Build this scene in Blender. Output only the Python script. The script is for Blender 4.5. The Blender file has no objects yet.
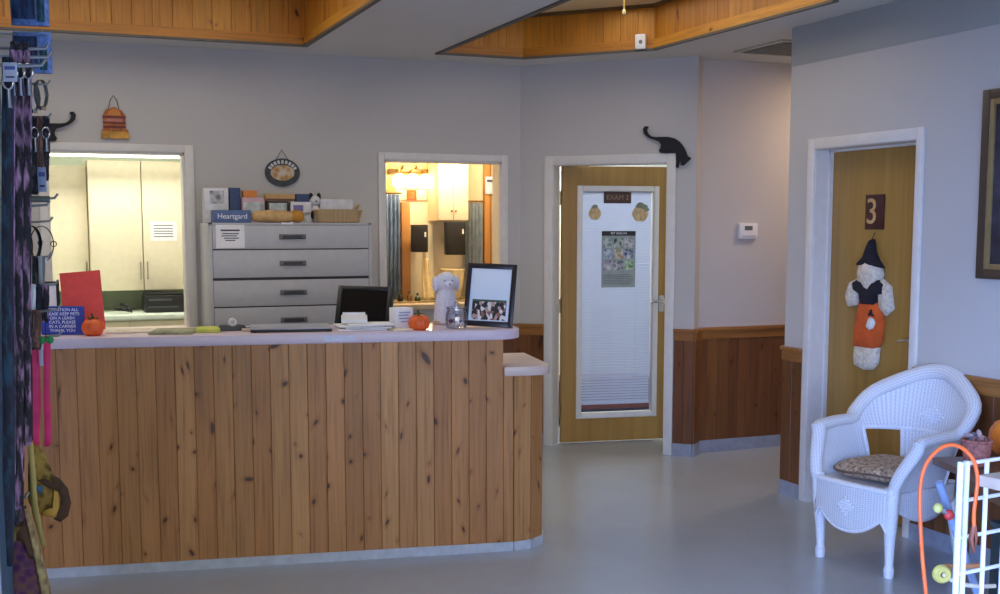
import bpy, bmesh, math, random
from mathutils import Vector, Matrix
random.seed(7)
S = bpy.context.scene
COL = S.collection
PI = math.pi

# ------------------------------------------------------------------ camera survey
H = 1.60; FOC = 1170.0; YAW = math.radians(22); HOR = 226.0; PIT = math.radians(6.0)
YC = HOR + FOC*math.tan(PIT)
CF = Vector((math.sin(YAW)*math.cos(PIT), math.cos(YAW)*math.cos(PIT), -math.sin(PIT)))
CR = Vector((math.cos(YAW), -math.sin(YAW), 0)); CU = CR.cross(CF)
C0 = Vector((0, 0, H))
def ray(u, v): return CF*FOC + CR*(u-500) + CU*(YC-v)
def at(u, v, Z): return C0 + ray(u, v)*(Z/FOC)
def gp(u, v, z=0.0):
    d = ray(u, v); return C0 + d*((z-H)/d.z)
def vp(u, v, P, n):
    d = ray(u, v); n = Vector(n); return C0 + d*((Vector(P)-C0).dot(n)/d.dot(n))

cam = bpy.data.cameras.new('camera'); co = bpy.data.objects.new('camera', cam); COL.objects.link(co)
cam.sensor_fit = 'HORIZONTAL'; cam.sensor_width = 36.0; cam.lens = 36.0*FOC/1000.0
cam.shift_y = (YC-297.0)/1000.0
cam.clip_start = 0.05; cam.clip_end = 200
co.location = C0
co.rotation_euler = Matrix((CR, CU, -CF)).transposed().to_euler()
S.camera = co

# ------------------------------------------------------------------ materials
def lin(c):
    return tuple((x/255/12.92 if x/255 <= .04045 else ((x/255+.055)/1.055)**2.4) for x in c)
class NT:
    def __init__(s, name):
        s.m = bpy.data.materials.new(name); s.m.use_nodes = True
        s.t = s.m.node_tree; s.b = s.t.nodes['Principled BSDF']; s.out = s.t.nodes['Material Output']
    def n(s, typ, **k):
        x = s.t.nodes.new(typ)
        for a, b in k.items():
            if a.startswith('_'): x.inputs[a[1:]].default_value = b
            else: setattr(x, a, b)
        return x
    def l(s, a, b): s.t.links.new(a, b)
    def ramp(s, fac, stops, mode='LINEAR'):
        r = s.n('ShaderNodeValToRGB'); r.color_ramp.interpolation = mode
        e = r.color_ramp.elements
        while len(e) < len(stops): e.new(0.5)
        for i, (p, c) in enumerate(stops):
            e[i].position = p; e[i].color = (*c, 1) if len(c) == 3 else c
        s.l(fac, r.inputs[0]); return r.outputs[0]
    def mix(s, fac, a, b, mode='MIX'):
        m = s.n('ShaderNodeMix', data_type='RGBA', blend_type=mode)
        for sock, val in ((0, fac), (6, a), (7, b)):
            if hasattr(val, 'is_linked') or hasattr(val, 'links'): s.l(val, m.inputs[sock])
            else: m.inputs[sock].default_value = val if sock == 0 else (*val, 1)
        return m.outputs[2]
    def coord(s, which='Object'): return s.n('ShaderNodeTexCoord').outputs[which]
    def mapping(s, vec, scale=(1, 1, 1), loc=(0, 0, 0)):
        m = s.n('ShaderNodeMapping'); s.l(vec, m.inputs[0])
        m.inputs['Scale'].default_value = scale; m.inputs['Location'].default_value = loc
        return m.outputs[0]
    def noise(s, vec, scale, detail=3, rough=.55):
        x = s.n('ShaderNodeTexNoise'); s.l(vec, x.inputs['Vector'])
        x.inputs['Scale'].default_value = scale; x.inputs['Detail'].default_value = detail
        x.inputs['Roughness'].default_value = rough; return x.outputs['Fac']
    def bump(s, h, strength=.2, dist=.002):
        b = s.n('ShaderNodeBump'); b.inputs['Strength'].default_value = strength
        b.inputs['Distance'].default_value = dist; s.l(h, b.inputs['Height']); s.l(b.outputs[0], s.b.inputs['Normal'])
    def base(s, x):
        if hasattr(x, 'links') or hasattr(x, 'is_linked'): s.l(x, s.b.inputs['Base Color'])
        else: s.b.inputs['Base Color'].default_value = (*x, 1)
    def set(s, **k):
        for a, v in k.items(): s.b.inputs[a.replace('_', ' ')].default_value = v
MATS = {}
def plain(name, rgb, rough=.5, metal=0.0, vary=.06, scale=18, bump=0.0, coat=0.0, emit=None, es=0.0, trans=0.0):
    """coloured material with a light mottling so nothing is perfectly flat"""
    if name in MATS: return MATS[name]
    t = NT(name); c = lin(rgb); v = t.coord()
    nz = t.noise(v, scale, 3)
    lo = tuple(max(0, x*(1-vary*2)) for x in c); hi = tuple(min(1, x*(1+vary*2)) for x in c)
    t.base(t.ramp(nz, [(.3, lo), (.7, hi)]))
    t.set(Roughness=rough, Metallic=metal)
    if coat: t.set(Coat_Weight=coat)
    if trans: t.set(Transmission_Weight=trans)
    if bump: t.bump(t.noise(v, scale*8, 2), bump, .002)
    if emit:
        t.b.inputs['Emission Color'].default_value = (*lin(emit), 1); t.b.inputs['Emission Strength'].default_value = es
    MATS[name] = t.m; return t.m

def board_mat(name, tones, knot=(.045, .018, .007), kscale=6.5, kprob=.55, rough=.45, gain=1.0):
    """pine boards: tone per board, long grain, scattered dark knots (UV in metres: x across, y along)"""
    t = NT(name); uv = t.coord('UV')
    rnd = t.n('ShaderNodeNewGeometry').outputs['Random Per Island']
    tone = t.ramp(rnd, [(i/(max(1, len(tones)-1)), lin(c)) for i, c in enumerate(tones)])
    g = t.noise(t.mapping(uv, (70, 2.2, 1)), 1.0, 4, .6)
    gr = t.ramp(g, [(.25, (.55, .5, .45)), (.5, (.95, .95, .95)), (.8, (1.12, 1.1, 1.05))])
    c = t.mix(1.0, tone, gr, 'MULTIPLY')
    big = t.noise(t.mapping(uv, (5, .9, 1)), 1.0, 2, .5)
    c = t.mix(1.0, c, t.ramp(big, [(.3, (.8, .78, .74)), (.7, (1.1, 1.1, 1.1))]), 'MULTIPLY')
    vo = t.n('ShaderNodeTexVoronoi', voronoi_dimensions='2D')
    wob = t.noise(uv, 14, 2)
    nv = t.n('ShaderNodeTexNoise'); t.l(uv, nv.inputs['Vector']); nv.inputs['Scale'].default_value = 1.6; nv.inputs['Detail'].default_value = 0
    skew = t.n('ShaderNodeVectorMath', operation='MULTIPLY_ADD'); t.l(nv.outputs['Color'], skew.inputs[0]); skew.inputs[1].default_value = (.5, .5, 0); t.l(t.mapping(uv, (1.15, .62, 1)), skew.inputs[2])
    t.l(skew.outputs[0], vo.inputs['Vector']); vo.inputs['Scale'].default_value = kscale
    sep = t.n('ShaderNodeSeparateColor'); t.l(vo.outputs['Color'], sep.inputs[0])
    sel = t.n('ShaderNodeMath', operation='LESS_THAN', _1=0) if False else t.n('ShaderNodeMath', operation='LESS_THAN')
    t.l(sep.outputs[0], sel.inputs[0]); sel.inputs[1].default_value = kprob
    d = t.n('ShaderNodeMath', operation='MULTIPLY_ADD'); t.l(wob, d.inputs[0]); d.inputs[1].default_value = .10
    t.l(vo.outputs['Distance'], d.inputs[2])
    # knot radius varies with the cell
    sz = t.n('ShaderNodeMath', operation='MULTIPLY_ADD'); t.l(sep.outputs[1], sz.inputs[0]); sz.inputs[1].default_value = -.075; t.l(d.outputs[0], sz.inputs[2])
    k1 = t.ramp(sz.outputs[0], [(.045, (1, 1, 1)), (.075, (0, 0, 0))])
    k2 = t.ramp(sz.outputs[0], [(.06, (1, 1, 1)), (.19, (0, 0, 0))])
    def mul(a, b, f=1.0):
        m = t.n('ShaderNodeMath', operation='MULTIPLY'); t.l(a, m.inputs[0]); t.l(b, m.inputs[1])
        m2 = t.n('ShaderNodeMath', operation='MULTIPLY'); t.l(m.outputs[0], m2.inputs[0]); m2.inputs[1].default_value = f
        return m2.outputs[0]
    halo = t.mix(1.0, c, (.72, .55, .42), 'MULTIPLY')
    c = t.mix(mul(k2, sel.outputs[0], .75), c, halo)
    c = t.mix(mul(k1, sel.outputs[0], .95), c, knot)
    t.base(c); t.set(Roughness=rough); t.bump(g, .12, .001)
    return t.m

M = {}
def paint(name, rgb, rough=.75):
    t = NT(name); v = t.coord(); c = lin(rgb)
    a = t.noise(v, 1.3, 2); b = t.noise(v, 160, 2)
    t.base(t.ramp(a, [(.25, tuple(x*.96 for x in c)), (.75, tuple(min(1, x*1.03) for x in c))]))
    t.set(Roughness=rough); t.bump(b, .12, .0015); return t.m
M['wall'] = paint('wall_paint', (196, 192, 187))
M['band'] = paint('upper_band_shade', (164, 166, 162))  # shade above the daylight edge, put into the colour as a greyer tone
M['ceil'] = paint('ceiling_paint', (212, 212, 208))
M['cover'] = paint('skylight_cover_paint', (224, 208, 160))
M['trimw'] = plain('white_trim_paint', (222, 218, 212), .42, vary=.02)
def floor_mat():
    t = NT('sealed_floor'); v = t.coord()
    a = t.noise(v, .8, 4, .6); b = t.noise(v, 7, 5, .65); s = t.noise(v, 70, 3, .6)
    c = t.ramp(a, [(.25, lin((166, 176, 186))), (.75, lin((182, 192, 202)))])
    c = t.mix(.07, c, t.ramp(b, [(.3, lin((152, 162, 170))), (.7, lin((192, 204, 214)))]))
    c = t.mix(.08, c, t.ramp(s, [(.35, lin((136, 140, 142))), (.65, lin((190, 196, 200)))]))
    t.base(c)
    t.set(Roughness=.23, Specular_IOR_Level=.55)
    return t.m
M['floor'] = floor_mat()
M['pine'] = board_mat('counter_pine', [(176, 120, 68), (194, 136, 82), (180, 124, 70), (202, 148, 92), (168, 114, 64)], kscale=7.5, kprob=.85)
M['pinedark'] = board_mat('wainscot_pine', [(104, 62, 36), (122, 76, 42), (112, 68, 38), (134, 86, 46)], kscale=7, kprob=.6, rough=.4)
M['pineceil'] = board_mat('skylight_pine', [(196, 128, 34), (210, 142, 42), (186, 118, 30), (216, 150, 50)], kscale=6, kprob=.3)
M['railpine'] = board_mat('rail_pine', [(158, 104, 54), (168, 114, 60)], kscale=3, kprob=.15, rough=.38)
def veneer(name, c1, c2, rough=.38):
    t = NT(name); v = t.coord()
    g = t.noise(t.mapping(v, (22, 22, .9)), 1.0, 5, .62); h = t.noise(t.mapping(v, (2.5, 2.5, .6)), 1, 2)
    c = t.ramp(g, [(.25, lin(c1)), (.75, lin(c2))])
    c = t.mix(1.0, c, t.ramp(h, [(.3, (.88, .86, .82)), (.7, (1.08, 1.08, 1.06))]), 'MULTIPLY')
    t.base(c); t.set(Roughness=rough); return t.m
M['door'] = veneer('door_veneer', (150, 112, 52), (176, 138, 72))
M['table'] = veneer('table_wood', (92, 62, 42), (130, 92, 64), .35)
M['lam'] = plain('counter_laminate', (222, 204, 216), .3, vary=.03, scale=220)
M['lamlow'] = plain('lower_counter_laminate', (218, 196, 186), .3, vary=.03, scale=220)
M['vinyl'] = plain('vinyl_base', (188, 194, 204), .4)
M['steel'] = plain('cabinet_steel', (186, 186, 190), .42, .0, vary=.02)
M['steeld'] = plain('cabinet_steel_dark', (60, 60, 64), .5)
M['chrome'] = plain('brushed_chrome', (190, 190, 192), .25, 1.0)
M['black'] = plain('black_plastic', (26, 26, 28), .4)
M['blackm'] = plain('matte_black', (22, 22, 26), .75)
M['white'] = plain('white_plastic', (232, 232, 232), .4, vary=.02)
M['paper'] = plain('white_paper', (240, 240, 242), .8, vary=.015)
M['ink'] = plain('printed_ink', (58, 60, 78), .8)
M['orange'] = plain('orange_pumpkin', (250, 104, 44), .45, vary=.12)
M['green'] = plain('stem_green', (84, 92, 44), .7, vary=.2)
M['red'] = plain('red_card', (232, 76, 68), .55, vary=.05)
M['blue'] = plain('sign_blue', (38, 62, 158), .5)
def glass_pane(name, tint=(1, 1, 1), gloss=.08):
    t = NT(name); tr = t.n('ShaderNodeBsdfTransparent'); gl = t.n('ShaderNodeBsdfGlossy')
    tr.inputs[0].default_value = (*tint, 1); gl.inputs['Roughness'].default_value = .03
    mx = t.n('ShaderNodeMixShader'); lw = t.n('ShaderNodeLayerWeight'); lw.inputs[0].default_value = .25
    mm = t.n('ShaderNodeMath', operation='MULTIPLY_ADD'); t.l(lw.outputs['Fresnel'], mm.inputs[0]); mm.inputs[1].default_value = .6; mm.inputs[2].default_value = gloss*.3
    t.l(mm.outputs[0], mx.inputs[0]); t.l(tr.outputs[0], mx.inputs[1]); t.l(gl.outputs[0], mx.inputs[2])
    t.l(mx.outputs[0], t.out.inputs[0]); t.t.nodes.remove(t.b); return t.m
M['glass'] = glass_pane('clear_glass')
def wicker(name, rgb):
    t = NT(name); uv = t.coord('UV'); c = lin(rgb)
    w1 = t.n('ShaderNodeTexWave', wave_type='BANDS', bands_direction='X'); t.l(t.mapping(uv, (1, 1, 1)), w1.inputs[0]); w1.inputs['Scale'].default_value = 22
    w2 = t.n('ShaderNodeTexWave', wave_type='BANDS', bands_direction='Y'); t.l(uv, w2.inputs[0]); w2.inputs['Scale'].default_value = 40
    br = t.n('ShaderNodeTexBrick'); t.l(uv, br.inputs['Vector']); br.inputs['Scale'].default_value = 40
    br.inputs['Mortar Size'].default_value = .10; br.inputs['Mortar Smooth'].default_value = 1.0; br.inputs['Brick Width'].default_value = .8; br.inputs['Row Height'].default_value = .4
    br.inputs['Color1'].default_value = (1, 1, 1, 1); br.inputs['Color2'].default_value = (.9, .9, .9, 1); br.inputs['Mortar'].default_value = (.45, .45, .45, 1)
    h = t.mix(.35, br.outputs['Color'], w1.outputs['Color'])
    cc = t.mix(1.0, c, t.ramp(h, [(.3, (.62, .62, .64)), (.8, (1, 1, 1))]), 'MULTIPLY')
    t.base(cc); t.set(Roughness=.45); t.bump(h, .6, .004); return t.m
M['wick'] = wicker('white_wicker', (228, 230, 234))
M['wickplain'] = plain('white_wicker_wrap', (226, 228, 232), .45, vary=.05, scale=120, bump=.3)
def spotted(name, a, b, c, scale=60):
    t = NT(name); v = t.coord()
    vo = t.n('ShaderNodeTexVoronoi'); t.l(v, vo.inputs['Vector']); vo.inputs['Scale'].default_value = scale
    n = t.noise(v, scale*.6, 3)
    x = t.ramp(vo.outputs['Distance'], [(.15, lin(a)), (.4, lin(b)), (.62, lin(c))])
    x = t.mix(.45, x, t.ramp(n, [(.35, lin(a)), (.5, lin(b)), (.65, lin(c))]))
    t.base(x); t.set(Roughness=.85); return t.m
M['leopard'] = spotted('mottled_cushion_cloth', (86, 66, 52), (150, 124, 100), (196, 176, 152), 62)

# ------------------------------------------------------------------ mesh builder
class MB:
    def __init__(s): s.V = []; s.F = []; s.U = []
    def add(s, vs, fs, Mx=None, uv=None):
        o = len(s.V)
        for v in vs:
            v = Vector(v); s.V.append(Mx @ v if Mx is not None else v)
        for i, f in enumerate(fs):
            s.F.append([o+k for k in f]); s.U.append(uv[i] if uv else None)
        return s
    def box(s, x0, x1, y0, y1, z0, z1, bev=0.0, Mx=None, uvoff=None):
        if bev > 0:
            bm = bmesh.new(); bmesh.ops.create_cube(bm, size=1.0)
            for v in bm.verts:
                v.co = Vector(((x0+x1)/2+v.co.x*(x1-x0), (y0+y1)/2+v.co.y*(y1-y0), (z0+z1)/2+v.co.z*(z1-z0)))
            bmesh.ops.bevel(bm, geom=list(bm.edges), offset=bev, segments=2, affect='EDGES', profile=.5)
            bm.verts.index_update()
            s.add([v.co.copy() for v in bm.verts], [[v.index for v in f.verts] for f in bm.faces], Mx); bm.free(); return s
        vs = [(x0, y0, z0), (x1, y0, z0), (x1, y1, z0), (x0, y1, z0), (x0, y0, z1), (x1, y0, z1), (x1, y1, z1), (x0, y1, z1)]
        fs = [(0, 3, 2, 1), (4, 5, 6, 7), (0, 1, 5, 4), (1, 2, 6, 5), (2, 3, 7, 6), (3, 0, 4, 7)]
        uv = None
        if uvoff:
            a, b = uvoff
            uv = []
            for f in fs:
                uv.append([(a+vs[k][0]-x0+vs[k][1]-y0, b+vs[k][2]-z0) for k in f])
        return s.add(vs, fs, Mx, uv)
    def tube(s, pts, r, n=8, closed=False, flat=None, cap=True, up=None):
        """tube along pts; r number or list; flat=(a,b) scales the section's two axes"""
        P = [Vector(p) for p in pts]; m = len(P); R = r if isinstance(r, (list, tuple)) else [r]*m
        fa, fb = flat or (1, 1); vs = []; nrm = None; L = 0.0; Ls = []
        for i in range(m):
            a = P[(i-1) % m] if (closed or i > 0) else P[i]; b = P[(i+1) % m] if (closed or i < m-1) else P[i]
            T = (b-a); T = T.normalized() if T.length > 1e-9 else Vector((0, 0, 1))
            if up is not None:
                nrm = Vector(up) - T*Vector(up).dot(T)
            elif nrm is None:
                nrm = T.orthogonal()
            else: nrm = nrm - T*nrm.dot(T)
            if nrm.length < 1e-6: nrm = T.orthogonal()
            nrm.normalize(); B = T.cross(nrm)
            if i: L += (P[i]-P[i-1]).length
            Ls.append(L)
            for k in range(n):
                an = 2*PI*k/n; vs.append(P[i] + nrm*(math.cos(an)*R[i]*fa) + B*(math.sin(an)*R[i]*fb))
        fs = []; uv = []
        for i in range(m if closed else m-1):
            j = (i+1) % m; l0 = Ls[i]; l1 = Ls[j] if j else L+(P[0]-P[-1]).length
            for k in range(n):
                q = (k+1) % n; fs.append((i*n+k, i*n+q, j*n+q, j*n+k))
                w = 2*PI*max(R[i], .001)/n
                uv.append([(k*w, l0), ((k+1)*w, l0), ((k+1)*w, l1), (k*w, l1)])
        if cap and not closed:
            fs.append(tuple(range(n-1, -1, -1))); uv.append([(0, 0)]*n)
            fs.append(tuple((m-1)*n+k for k in range(n))); uv.append([(0, 0)]*n)
        return s.add(vs, fs, None, uv)
    def lathe(s, prof, n=24, Mx=None, rib=None):
        vs = []
        for r, z in prof:
            for k in range(n):
                a = 2*PI*k/n; q = r*(1+(rib[1]*math.cos(rib[0]*a) if rib else 0))
                vs.append((q*math.cos(a), q*math.sin(a), z))
        fs = []
        for i in range(len(prof)-1):
            for k in range(n):
                q = (k+1) % n; fs.append((i*n+k, i*n+q, (i+1)*n+q, (i+1)*n+k))
        if prof[0][0] > 1e-5: fs.append(tuple(range(n-1, -1, -1)))
        if prof[-1][0] > 1e-5: fs.append(tuple((len(prof)-1)*n+k for k in range(n)))
        return s.add(vs, fs, Mx)
    def prism(s, poly, z0, z1, Mx=None):
        n = len(poly); vs = [(x, y, z0) for x, y in poly]+[(x, y, z1) for x, y in poly]
        fs = [tuple(range(n-1, -1, -1)), tuple(range(n, 2*n))]+[(k, (k+1) % n, n+(k+1) % n, n+k) for k in range(n)]
        return s.add(vs, fs, Mx)
    def ball(s, c, rx, ry=None, rz=None, n=16, m=10, Mx=None):
        ry = ry or rx; rz = rz or rx; vs = [(c[0], c[1], c[2]-rz)]
        for i in range(1, m):
            t = -PI/2+PI*i/m
            for k in range(n):
                a = 2*PI*k/n; vs.append((c[0]+rx*math.cos(t)*math.cos(a), c[1]+ry*math.cos(t)*math.sin(a), c[2]+rz*math.sin(t)))
        vs.append((c[0], c[1], c[2]+rz)); L = len(vs)-1; fs = []
        for k in range(n): fs.append((0, 1+(k+1) % n, 1+k))
        for i in range(m-2):
            for k in range(n):
                q = (k+1) % n; fs.append((1+i*n+k, 1+i*n+q, 1+(i+1)*n+q, 1+(i+1)*n+k))
        for k in range(n): fs.append((L, 1+(m-2)*n+k, 1+(m-2)*n+(k+1) % n))
        return s.add(vs, fs, Mx)
    def grid(s, fn, nu, nv, keep=None, closed_u=False, uvs=(1, 1)):
        vs = [fn(i/nu, j/nv) for j in range(nv+1) for i in range(nu+1)]; fs = []; uv = []
        for j in range(nv):
            for i in range(nu):
                if keep and not keep((i+.5)/nu, (j+.5)/nv): continue
                a = j*(nu+1)+i; fs.append((a, a+1, a+nu+2, a+nu+1))
                uv.append([(i/nu*uvs[0], j/nv*uvs[1]), ((i+1)/nu*uvs[0], j/nv*uvs[1]), ((i+1)/nu*uvs[0], (j+1)/nv*uvs[1]), (i/nu*uvs[0], (j+1)/nv*uvs[1])])
        return s.add(vs, fs, None, uv)
    def build(s, name, mat, parent=None, loc=(0, 0, 0), rot=(0, 0, 0), smooth=35, solid=0.0, sub=0):
        me = bpy.data.meshes.new(name)
        me.from_pydata([tuple(v) for v in s.V], [], s.F)
        if any(u is not None for u in s.U):
            l = me.uv_layers.new(name='UVMap'); i = 0
            for f, u in zip(s.F, s.U):
                for k in range(len(f)):
                    if u: l.data[i].uv = u[k]
                    i += 1
        me.validate()
        if smooth:
            me.polygons.foreach_set('use_smooth', [True]*len(me.polygons))
            me.set_sharp_from_angle(angle=math.radians(smooth))
        me.materials.append(mat)
        o = bpy.data.objects.new(name, me); COL.objects.link(o)
        o.location = loc; o.rotation_euler = rot
        if parent is not None: o.parent = parent
        if solid:
            md = o.modifiers.new('solid', 'SOLIDIFY'); md.thickness = solid; md.offset = 0
        if sub:
            md = o.modifiers.new('sub', 'SUBSURF'); md.levels = sub; md.render_levels = sub
        return o

def tag(o, label=None, cat=None, group=None, kind=None):
    if label: o['label'] = label
    if cat: o['category'] = cat
    if group: o['group'] = group
    if kind: o['kind'] = kind
    return o
def thing(name, label, cat, loc=(0, 0, 0), rz=0.0, group=None):
    o = bpy.data.objects.new(name, None); COL.objects.link(o); o.empty_display_size = .1
    o.location = loc; o.rotation_euler = (0, 0, rz); return tag(o, label, cat, group)
def struct(name, mb, mat, parent=None, label=None, **k):
    o = mb.build(name, mat, parent, **k)
    if parent is None: o['kind'] = 'structure'
    if label: o['label'] = label
    return o
def sroot(name, loc=(0, 0, 0), rz=0.0, label=None):
    o = bpy.data.objects.new(name, None); COL.objects.link(o); o.location = loc; o.rotation_euler = (0, 0, rz)
    o['kind'] = 'structure'
    if label: o['label'] = label
    return o
def letters(name, txt, size, mat, parent=None, loc=(0, 0, 0), rot=(PI/2, 0, 0), ex=.0006, align='CENTER', space=1.0):
    """lettering as a mesh standing in the local xz plane, readable from -y"""
    cu = bpy.data.curves.new(name, 'FONT'); cu.body = txt; cu.size = size; cu.extrude = ex
    cu.align_x = align; cu.align_y = 'CENTER'; cu.space_line = space
    tmp = bpy.data.objects.new(name, cu); COL.objects.link(tmp)
    dg = bpy.context.evaluated_depsgraph_get()
    me = bpy.data.meshes.new_from_object(tmp.evaluated_get(dg)); COL.objects.unlink(tmp); bpy.data.objects.remove(tmp)
    me.materials.clear(); me.materials.append(mat)
    o = bpy.data.objects.new(name, me); COL.objects.link(o); o.location = loc; o.rotation_euler = rot
    if parent is not None: o.parent = parent
    return o
def boards(mb, p0, p1, z0, z1, w, th, side, gap=.0012, rnd=None):
    """upright boards from p0 to p1 (plan), thickness th towards `side` (+1 = left of travel)"""
    R = rnd or random
    p0 = Vector(p0); p1 = Vector(p1); d = p1-p0; L = d.length; d = d/L; n = max(1, round(L/w)); bw = L/n
    nn = Vector((-d.y, d.x))*side
    for i in range(n):
        a = i*bw+gap/2; b = (i+1)*bw-gap/2; ox, oy = R.random()*50, R.random()*50; c = .0022
        def P(s_, t_, z): return (p0.x+d.x*s_+nn.x*t_, p0.y+d.y*s_+nn.y*t_, z)
        sec = [(a, 0), (a, th-c), (a+c, th), (b-c, th), (b, th-c), (b, 0)]
        vs = [P(s_, t_, z) for z in (z0, z1) for s_, t_ in sec]; m = len(sec); fs = []; uv = []
        for k in range(m):
            q = (k+1) % m; fs.append((k, q, m+q, m+k))
            uv.append([(ox+sec[k][0]-a+sec[k][1], oy), (ox+sec[q][0]-a+sec[q][1], oy), (ox+sec[q][0]-a+sec[q][1], oy+z1-z0), (ox+sec[k][0]-a+sec[k][1], oy+z1-z0)])
        fs.append(tuple(range(m-1, -1, -1))); uv.append([(ox, oy)]*m); fs.append(tuple(range(m, 2*m))); uv.append([(ox, oy)]*m)
        if side > 0: fs = [tuple(reversed(f)) for f in fs]; uv = [list(reversed(u)) for u in uv]
        mb.add(vs, fs, None, uv)
def rail(mb, p0, p1, z0, z1, th, side):
    """one long board laid on its side: grain along its length"""
    p0 = Vector(p0); p1 = Vector(p1); d = p1-p0; L = d.length; d = d/L; nn = Vector((-d.y, d.x))*side
    ox, oy = random.random()*50, random.random()*50
    def P(s_, t_, z): return (p0.x+d.x*s_+nn.x*t_, p0.y+d.y*s_+nn.y*t_, z)
    vs = [P(0, 0, z0), P(L, 0, z0), P(L, th, z0), P(0, th, z0), P(0, 0, z1), P(L, 0, z1), P(L, th, z1), P(0, th, z1)]
    loc = [(0, z0), (L, z0), (L, z0+th), (0, z0+th), (0, z1), (L, z1), (L, z1+th), (0, z1+th)]
    fs = [(0, 3, 2, 1), (4, 5, 6, 7), (0, 1, 5, 4), (1, 2, 6, 5), (2, 3, 7, 6), (3, 0, 4, 7)]
    if side < 0: fs = [tuple(reversed(f)) for f in fs]
    mb.add(vs, fs, None, [[(ox+loc[k][1], oy+loc[k][0]) for k in f] for f in fs])
def arc(cx, cy, r, a0, a1, n): return [(cx+r*math.cos(math.radians(a0+(a1-a0)*i/n)), cy+r*math.sin(math.radians(a0+(a1-a0)*i/n))) for i in range(n+1)]
def dup(root, loc=None, rz=None, label=None):
    r = root.copy(); COL.objects.link(r)
    if loc is not None: r.location = loc
    if rz is not None: r.rotation_euler = (0, 0, rz)
    if label: r['label'] = label
    for ch in list(root.children):
        c = ch.copy(); COL.objects.link(c); c.parent = r
        for g in list(ch.children):
            d = g.copy(); COL.objects.link(d); d.parent = c
    return r
# ------------------------------------------------------------------ room shell
XL, XR, YF, YB, ZC = -2.6, 8.0, -1.5, 10.6, 2.74
YA = 7.87
struct('floor', MB().box(XL-.15, XR+.15, YF-.15, YB+.15, -.10, 0), M['floor'], smooth=0)

H1 = [(1.71, 7.51), (-1.6, 7.51), (-1.6, 4.4), (1.71, 4.4)]
H2 = [(2.565, 7.50), (3.20, 7.50), (3.835, 6.80), (3.875, 5.0), (3.25, 4.2), (2.565, 4.2)]
def ceiling():
    bm = bmesh.new(); es = []
    for loop in ([(XL-.15, YF-.15), (XR+.15, YF-.15), (XR+.15, YB+.15), (XL-.15, YB+.15)], H1, H2):
        vs = [bm.verts.new((x, y, ZC)) for x, y in loop]
        for k in range(len(vs)): es.append(bm.edges.new((vs[k], vs[(k+1) % len(vs)])))
    bmesh.ops.triangle_fill(bm, use_beauty=True, use_dissolve=False, edges=es)
    bm.verts.index_update()
    mb = MB().add([v.co.copy() for v in bm.verts], [[v.index for v in f.verts] for f in bm.faces]); bm.free()
    return struct('ceiling', mb, M['ceil'], smooth=0)
ceiling()
def well(name, loop, ztop, label):
    """wood-lined skylight well: boards above a bottom rail on every side"""
    r = sroot(name, label=label)
    n = len(loop); area = sum(loop[k][0]*loop[(k+1) % n][1]-loop[(k+1) % n][0]*loop[k][1] for k in range(n))
    sd = -1 if area > 0 else 1
    b = MB(); rl = MB(); lip = MB(); cr = MB()
    for k in range(n):
        p, q = loop[k], loop[(k+1) % n]
        boards(b, p, q, ZC+.05, ztop, .118, .012, -sd)
        rail(rl, p, q, ZC+.004, ZC+.062, .024, -sd)
        rail(lip, p, q, ZC-.010, ZC+.004, .030, -sd)
        rail(cr, p, q, ztop-.022, ztop, .028, -sd)
    struct('well_boards', b, M['pineceil'], r); struct('well_rail', rl, M['pineceil'], r)
    struct('well_lip', lip, plain('grey_brown_lip', (96, 88, 78), .6), r); struct('crown_strip', cr, plain('dark_crown_wood', (104, 82, 48), .5), r)
    struct('well_backing', MB().add([(x, y, z) for z in (ZC, ztop+.02) for x, y in loop], [(k, (k+1) % n, n+(k+1) % n, n+k) for k in range(n)]), M['pineceil'], r, smooth=0)
    struct('well_cover', MB().add([(x, y, ztop) for x, y in loop], [tuple(range(n))]), M['cover'], r, smooth=0)
well('trim_1', H1, 3.12, 'pine board lining of the left skylight well above the counter')
well('trim_2', H2, 3.025, 'pine board lining of the right eight-sided skylight well')

def wall_x(mb, x0, x1, y0, y1, holes, ztop=ZC+.02):
    """wall running along x with rectangular openings (xa, xb, za, zb)"""
    xs = x0
    for xa, xb, za, zb in sorted(holes):
        mb.box(xs, xa, y0, y1, 0, ztop)
        if za > 0: mb.box(xa, xb, y0, y1, 0, za)
        mb.box(xa, xb, y0, y1, zb, ztop); xs = xb
    mb.box(xs, x1, y0, y1, 0, ztop); return mb
def swap(mb):
    for i, v in enumerate(mb.V): mb.V[i] = Vector((v.y, v.x, v.z))
    mb.F = [list(reversed(f)) for f in mb.F]; return mb
W1 = (.14, .975, .935, 2.07); W2 = (2.316, 3.185, 1.045, 2.055)
struct('wall_back', wall_x(MB(), XL, 3.345, YA, YA+.12, [W1, W2]), M['wall'], smooth=0)
P0 = (3.34, 7.868); RB = math.radians(-45)
wb = sroot('wall_angled', (*P0, 0), RB)
struct('wall_surface', wall_x(MB(), -.03, 1.292, 0, .12, [(.253, 1.086, 0, 2.03)]), M['wall'], wb, smooth=0)
struct('wall_hall', MB().box(4.26, XR, 7.06, 7.18, 0, ZC+.02), M['wall'], smooth=0)
D3 = (4.716, 5.535)
struct('wall_right', swap(wall_x(MB(), YF, 5.79, 4.166, 4.296, [(D3[0], D3[1], 0, 2.03)])), M['wall'], smooth=0)
struct('shade_band', swap(MB().box(YF, 5.791, 4.1635, 4.1665, 2.518, ZC)), M['band'], label='shade painted as a greyer band along the top of the right wall', smooth=0)
struct('wall_hall_near', MB().box(4.29, XR, 5.67, 5.79, 0, ZC+.02), M['wall'], smooth=0)
struct('wall_hall_end', MB().box(XR, XR+.12, YF, YB, 0, ZC+.02), M['wall'], smooth=0)
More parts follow.
